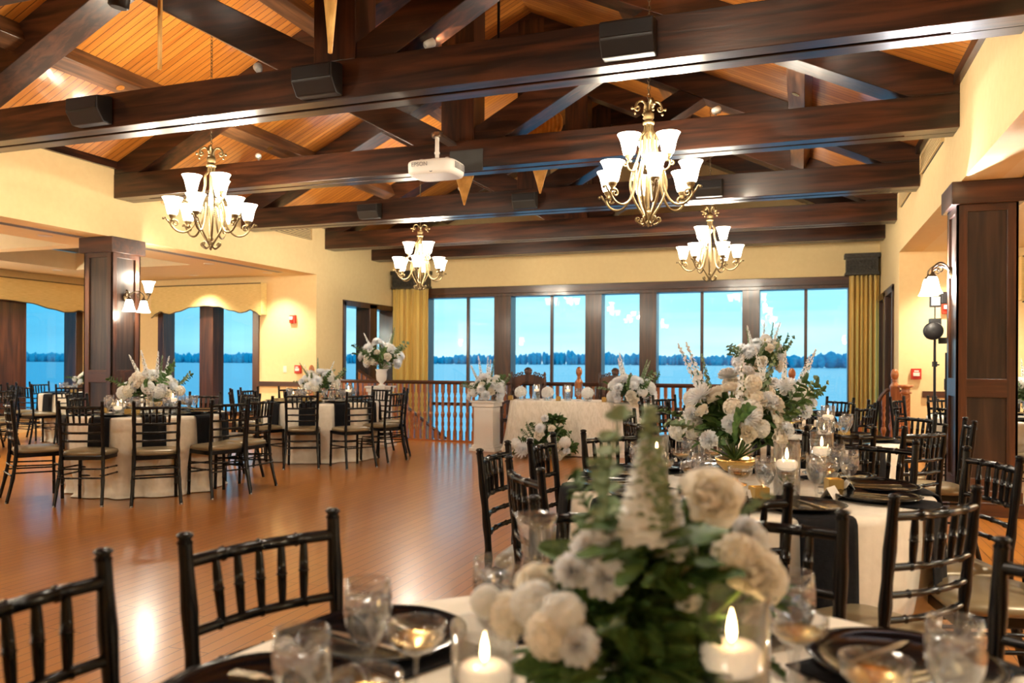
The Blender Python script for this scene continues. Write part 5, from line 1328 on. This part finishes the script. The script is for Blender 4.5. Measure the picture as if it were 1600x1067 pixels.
# pedestals and their flowers
def pedestal(label, x, y, w=.20, h=.74, rz=0):
    r = thing('pedestal', label, 'pedestal', (x, y, 0), rz, 'white flower pedestals')
    MB().box(-w*.86, w*.86, -w*.86, w*.86, .06, h-.05).obj('shaft', 'white_paint', r, bevel=.006)
    MB().box(-w-.03, w+.03, -w-.03, w+.03, 0, .05).box(-w-.0, w+.0, -w-.0, w+.0, .05, .09).obj('base_moulding', 'white_paint', r, bevel=.006)
    MB().box(-w-.0, w+.0, -w-.0, w+.0, h-.09, h-.03).box(-w-.02, w+.02, -w-.02, w+.02, h-.03, h).obj('cap_moulding', 'white_paint', r, bevel=.006)
    m_ = MB()
    for s in (-1, 1): m_.box(s*w*.70-.008, s*w*.70+.008, -w*.86-.008, -w*.86, .14, h-.14)
    m_.box(-w*.7, w*.7, -w*.86-.008, -w*.86, h-.155, h-.14).box(-w*.7, w*.7, -w*.86-.008, -w*.86, .14, .155); m_.obj('panel_bead', 'white_paint', r)
    return r
pedestal('white pedestal left of the head table', -4.37, 11.02, .175)
pedestal('white pedestal right of the head table', -2.20, 11.05, .20)
pedestal('tall white pedestal before the left newel post', -6.12, 10.95, .16, .93)
pedestal('tall white pedestal before the right newel post', -.50, 10.95, .16, .93)
BIG = ('mum', 'puff', 'rose', 'lily', 'carn', 'rose', 'mum')
arrangement('pedestal_flowers', 'white flowers with tall spikes on the pedestal left of the head table', 'flowers', (-4.36, 11.0, .742), .28, .36, 41, 28, BIG, .078, 6, 10, None, down=.35, spl=1.15, bushk='bush2')
arrangement('pedestal_flowers', 'white flowers with tall spikes on the pedestal right of the head table', 'flowers', (-2.22, 11.03, .742), .31, .38, 42, 32, BIG, .078, 6, 10, None, down=.35, spl=1.15, bushk='bush2')
arrangement('urn_flowers', 'white flowers in an urn on the tall pedestal by the left corner window', 'flowers', (-6.10, 10.95, .932), .32, .46, 43, 28, BIG, .080, 4, 10, 'urn', down=.2, spl=.85, bushk='bush2')
arrangement('urn_flowers', 'white flowers in an urn before the right end of the balcony railing', 'flowers', (-.50, 10.95, .932), .34, .46, 44, 30, BIG, .080, 5, 12, 'urn', down=.2, spl=.9, bushk='bush2')
# floor arrangement in front of the head table
random.seed(77)
r = thing('floor_flowers', 'white roses and greenery lying on the floor before the head table cloth', 'flowers', (-3.28, 10.46, 0), 0, 'white flower arrangements')
for x, z, s in ((-.3, .10, .20), (0, .12, .22), (.25, .12, .2), (.08, .32, .17), (.12, .5, .13)):
    b_ = link('foliage', FL['bush3'], r, (x, 0, z), x*5); b_.scale = (s*1.1, .15, s*.95)
for k, x, z, s in (('rose', -.48, .13, .085), ('mum', -.26, .12, .095), ('puff', -.37, .2, .06), ('rose', .02, .15, .07), ('rose', -.02, .33, .07), ('mum', .0, .42, .06), ('carn', .06, .55, .05), ('rose', .24, .19, .065), ('puff', .33, .24, .065),
                   ('rose', .25, .06, .07), ('carn', .35, .12, .05), ('puff', .15, .28, .05), ('rose', .15, .42, .05), ('carn', -.15, .24, .05)):
    add_fl(r, k, (x, -.24+abs(x)*.15, z), s*1.3, (x*.4, -1, .7), x*9)
for k in range(18):
    a = -.25+k*.20; add_fl(r, 'spray' if k % 3 else 'green', (.06*cos(a), -.02, .14), .27+.12*sin(a), (cos(a)*1.2, -.35, sin(a)+.1), k)
# ================================================================== PHOTOGRAPHER'S LIGHT STAND
r = thing('light_stand', 'black light stand with a flash on top, left of the big dark column', 'light stand', (1.20, 8.55, 0))
MB().tube([(0, 0, .12), (0, 0, 1.0)], .016, 8).tube([(0, 0, 1.0), (0, 0, 1.62)], .012, 8).tube([(.0, 0, 1.6), (.0, 0, 1.86)], .006, 6).obj('pole', 'black_metal', r)
for z in (.95, 1.28, .55): MB().tube([(0, 0, z), (0, 0, z+.05)], .023, 8).tube([(0, 0, z+.02), (.04, 0, z+.02)], .008, 6).obj('clamp', 'black_plastic', r)
for k in range(3):
    a = k*2*pi/3+.5; MB().tube([(0, 0, .62), (.40*cos(a), .40*sin(a), .01)], .010, 6).tube([(0, 0, .22), (.26*cos(a), .26*sin(a), .29)], .006, 6).obj('leg', 'black_metal', r)
MB().lathe([(.03, -.09), (.075, -.07), (.085, -.02), (.085, .05), (.075, .07), (1e-4, .06)], 20, T=Matrix.Translation((-.02, -.03, 1.62)) @ Matrix.Rotation(pi/2, 4, 'X')).obj('round_lamp', 'black_plastic', r)
MB().box(-.05, .05, -.05, .04, 1.66, 1.74).box(.03, .10, -.02, .02, 1.50, 1.56).obj('lamp_bracket', 'black_plastic', r, bevel=.006)
MB().box(-.045, .05, -.03, .03, 1.85, 1.96).obj('flash_body', 'black_plastic', r, bevel=.006); MB().box(-.035, .04, -.034, -.03, 1.865, 1.945).obj('flash_card', 'card', r)
MB().lathe([(.035, -.05), (.05, -.04), (.05, .03), (.04, .04), (1e-4, .04)], 14, T=Matrix.Translation((-.04, 0, 2.0)) @ Matrix.Rotation(pi/2, 4, 'Y') @ Matrix.Rotation(.5, 4, 'X')).obj('flash_head', 'black_plastic', r)
MB().box(.05, .16, -.04, .04, 1.88, 1.99).obj('battery_pack', 'black_plastic', r, bevel=.006)
ld = bpy.data.lights.new('flash_beam', 'SPOT'); ld.energy = 420; ld.color = (.97, .96, 1); ld.spot_size = radians(95); ld.spot_blend = .9; ld.shadow_soft_size = .03
lo = bpy.data.objects.new('flash_beam', ld); scn.collection.objects.link(lo); lo.location = (1.12, 8.5, 2.05)
lo.rotation_euler = (Vector((1.12, 8.5, 2.05))-Vector((2.3, 6.2, 2.95))).to_track_quat('Z', 'Y').to_euler()
r2 = thing('light_stand', 'second thin black stand just behind the flash stand', 'light stand', (1.36, 8.95, 0))
MB().tube([(0, 0, .12), (0, 0, 1.42)], .012, 8).tube([(0, 0, 1.05), (0, 0, 1.16)], .02, 8).tube([(0, 0, .7), (0, 0, .8)], .022, 8).obj('pole', 'black_metal', r2)
for k in range(3):
    a = k*2*pi/3+1.2; MB().tube([(0, 0, .5), (.4*cos(a), .4*sin(a), .01)], .009, 6).obj('leg', 'black_metal', r2)
# unused prototypes (none stay at the origin)
for o in (chair0, chair1, gob0, cou0, cha0, frk0, knf0, crd0, nap0, cvA, cvB, flo0, vot0, car0, tb, ch0, sc0, nw):
    if o.name not in USED: print('UNUSED', o.name)
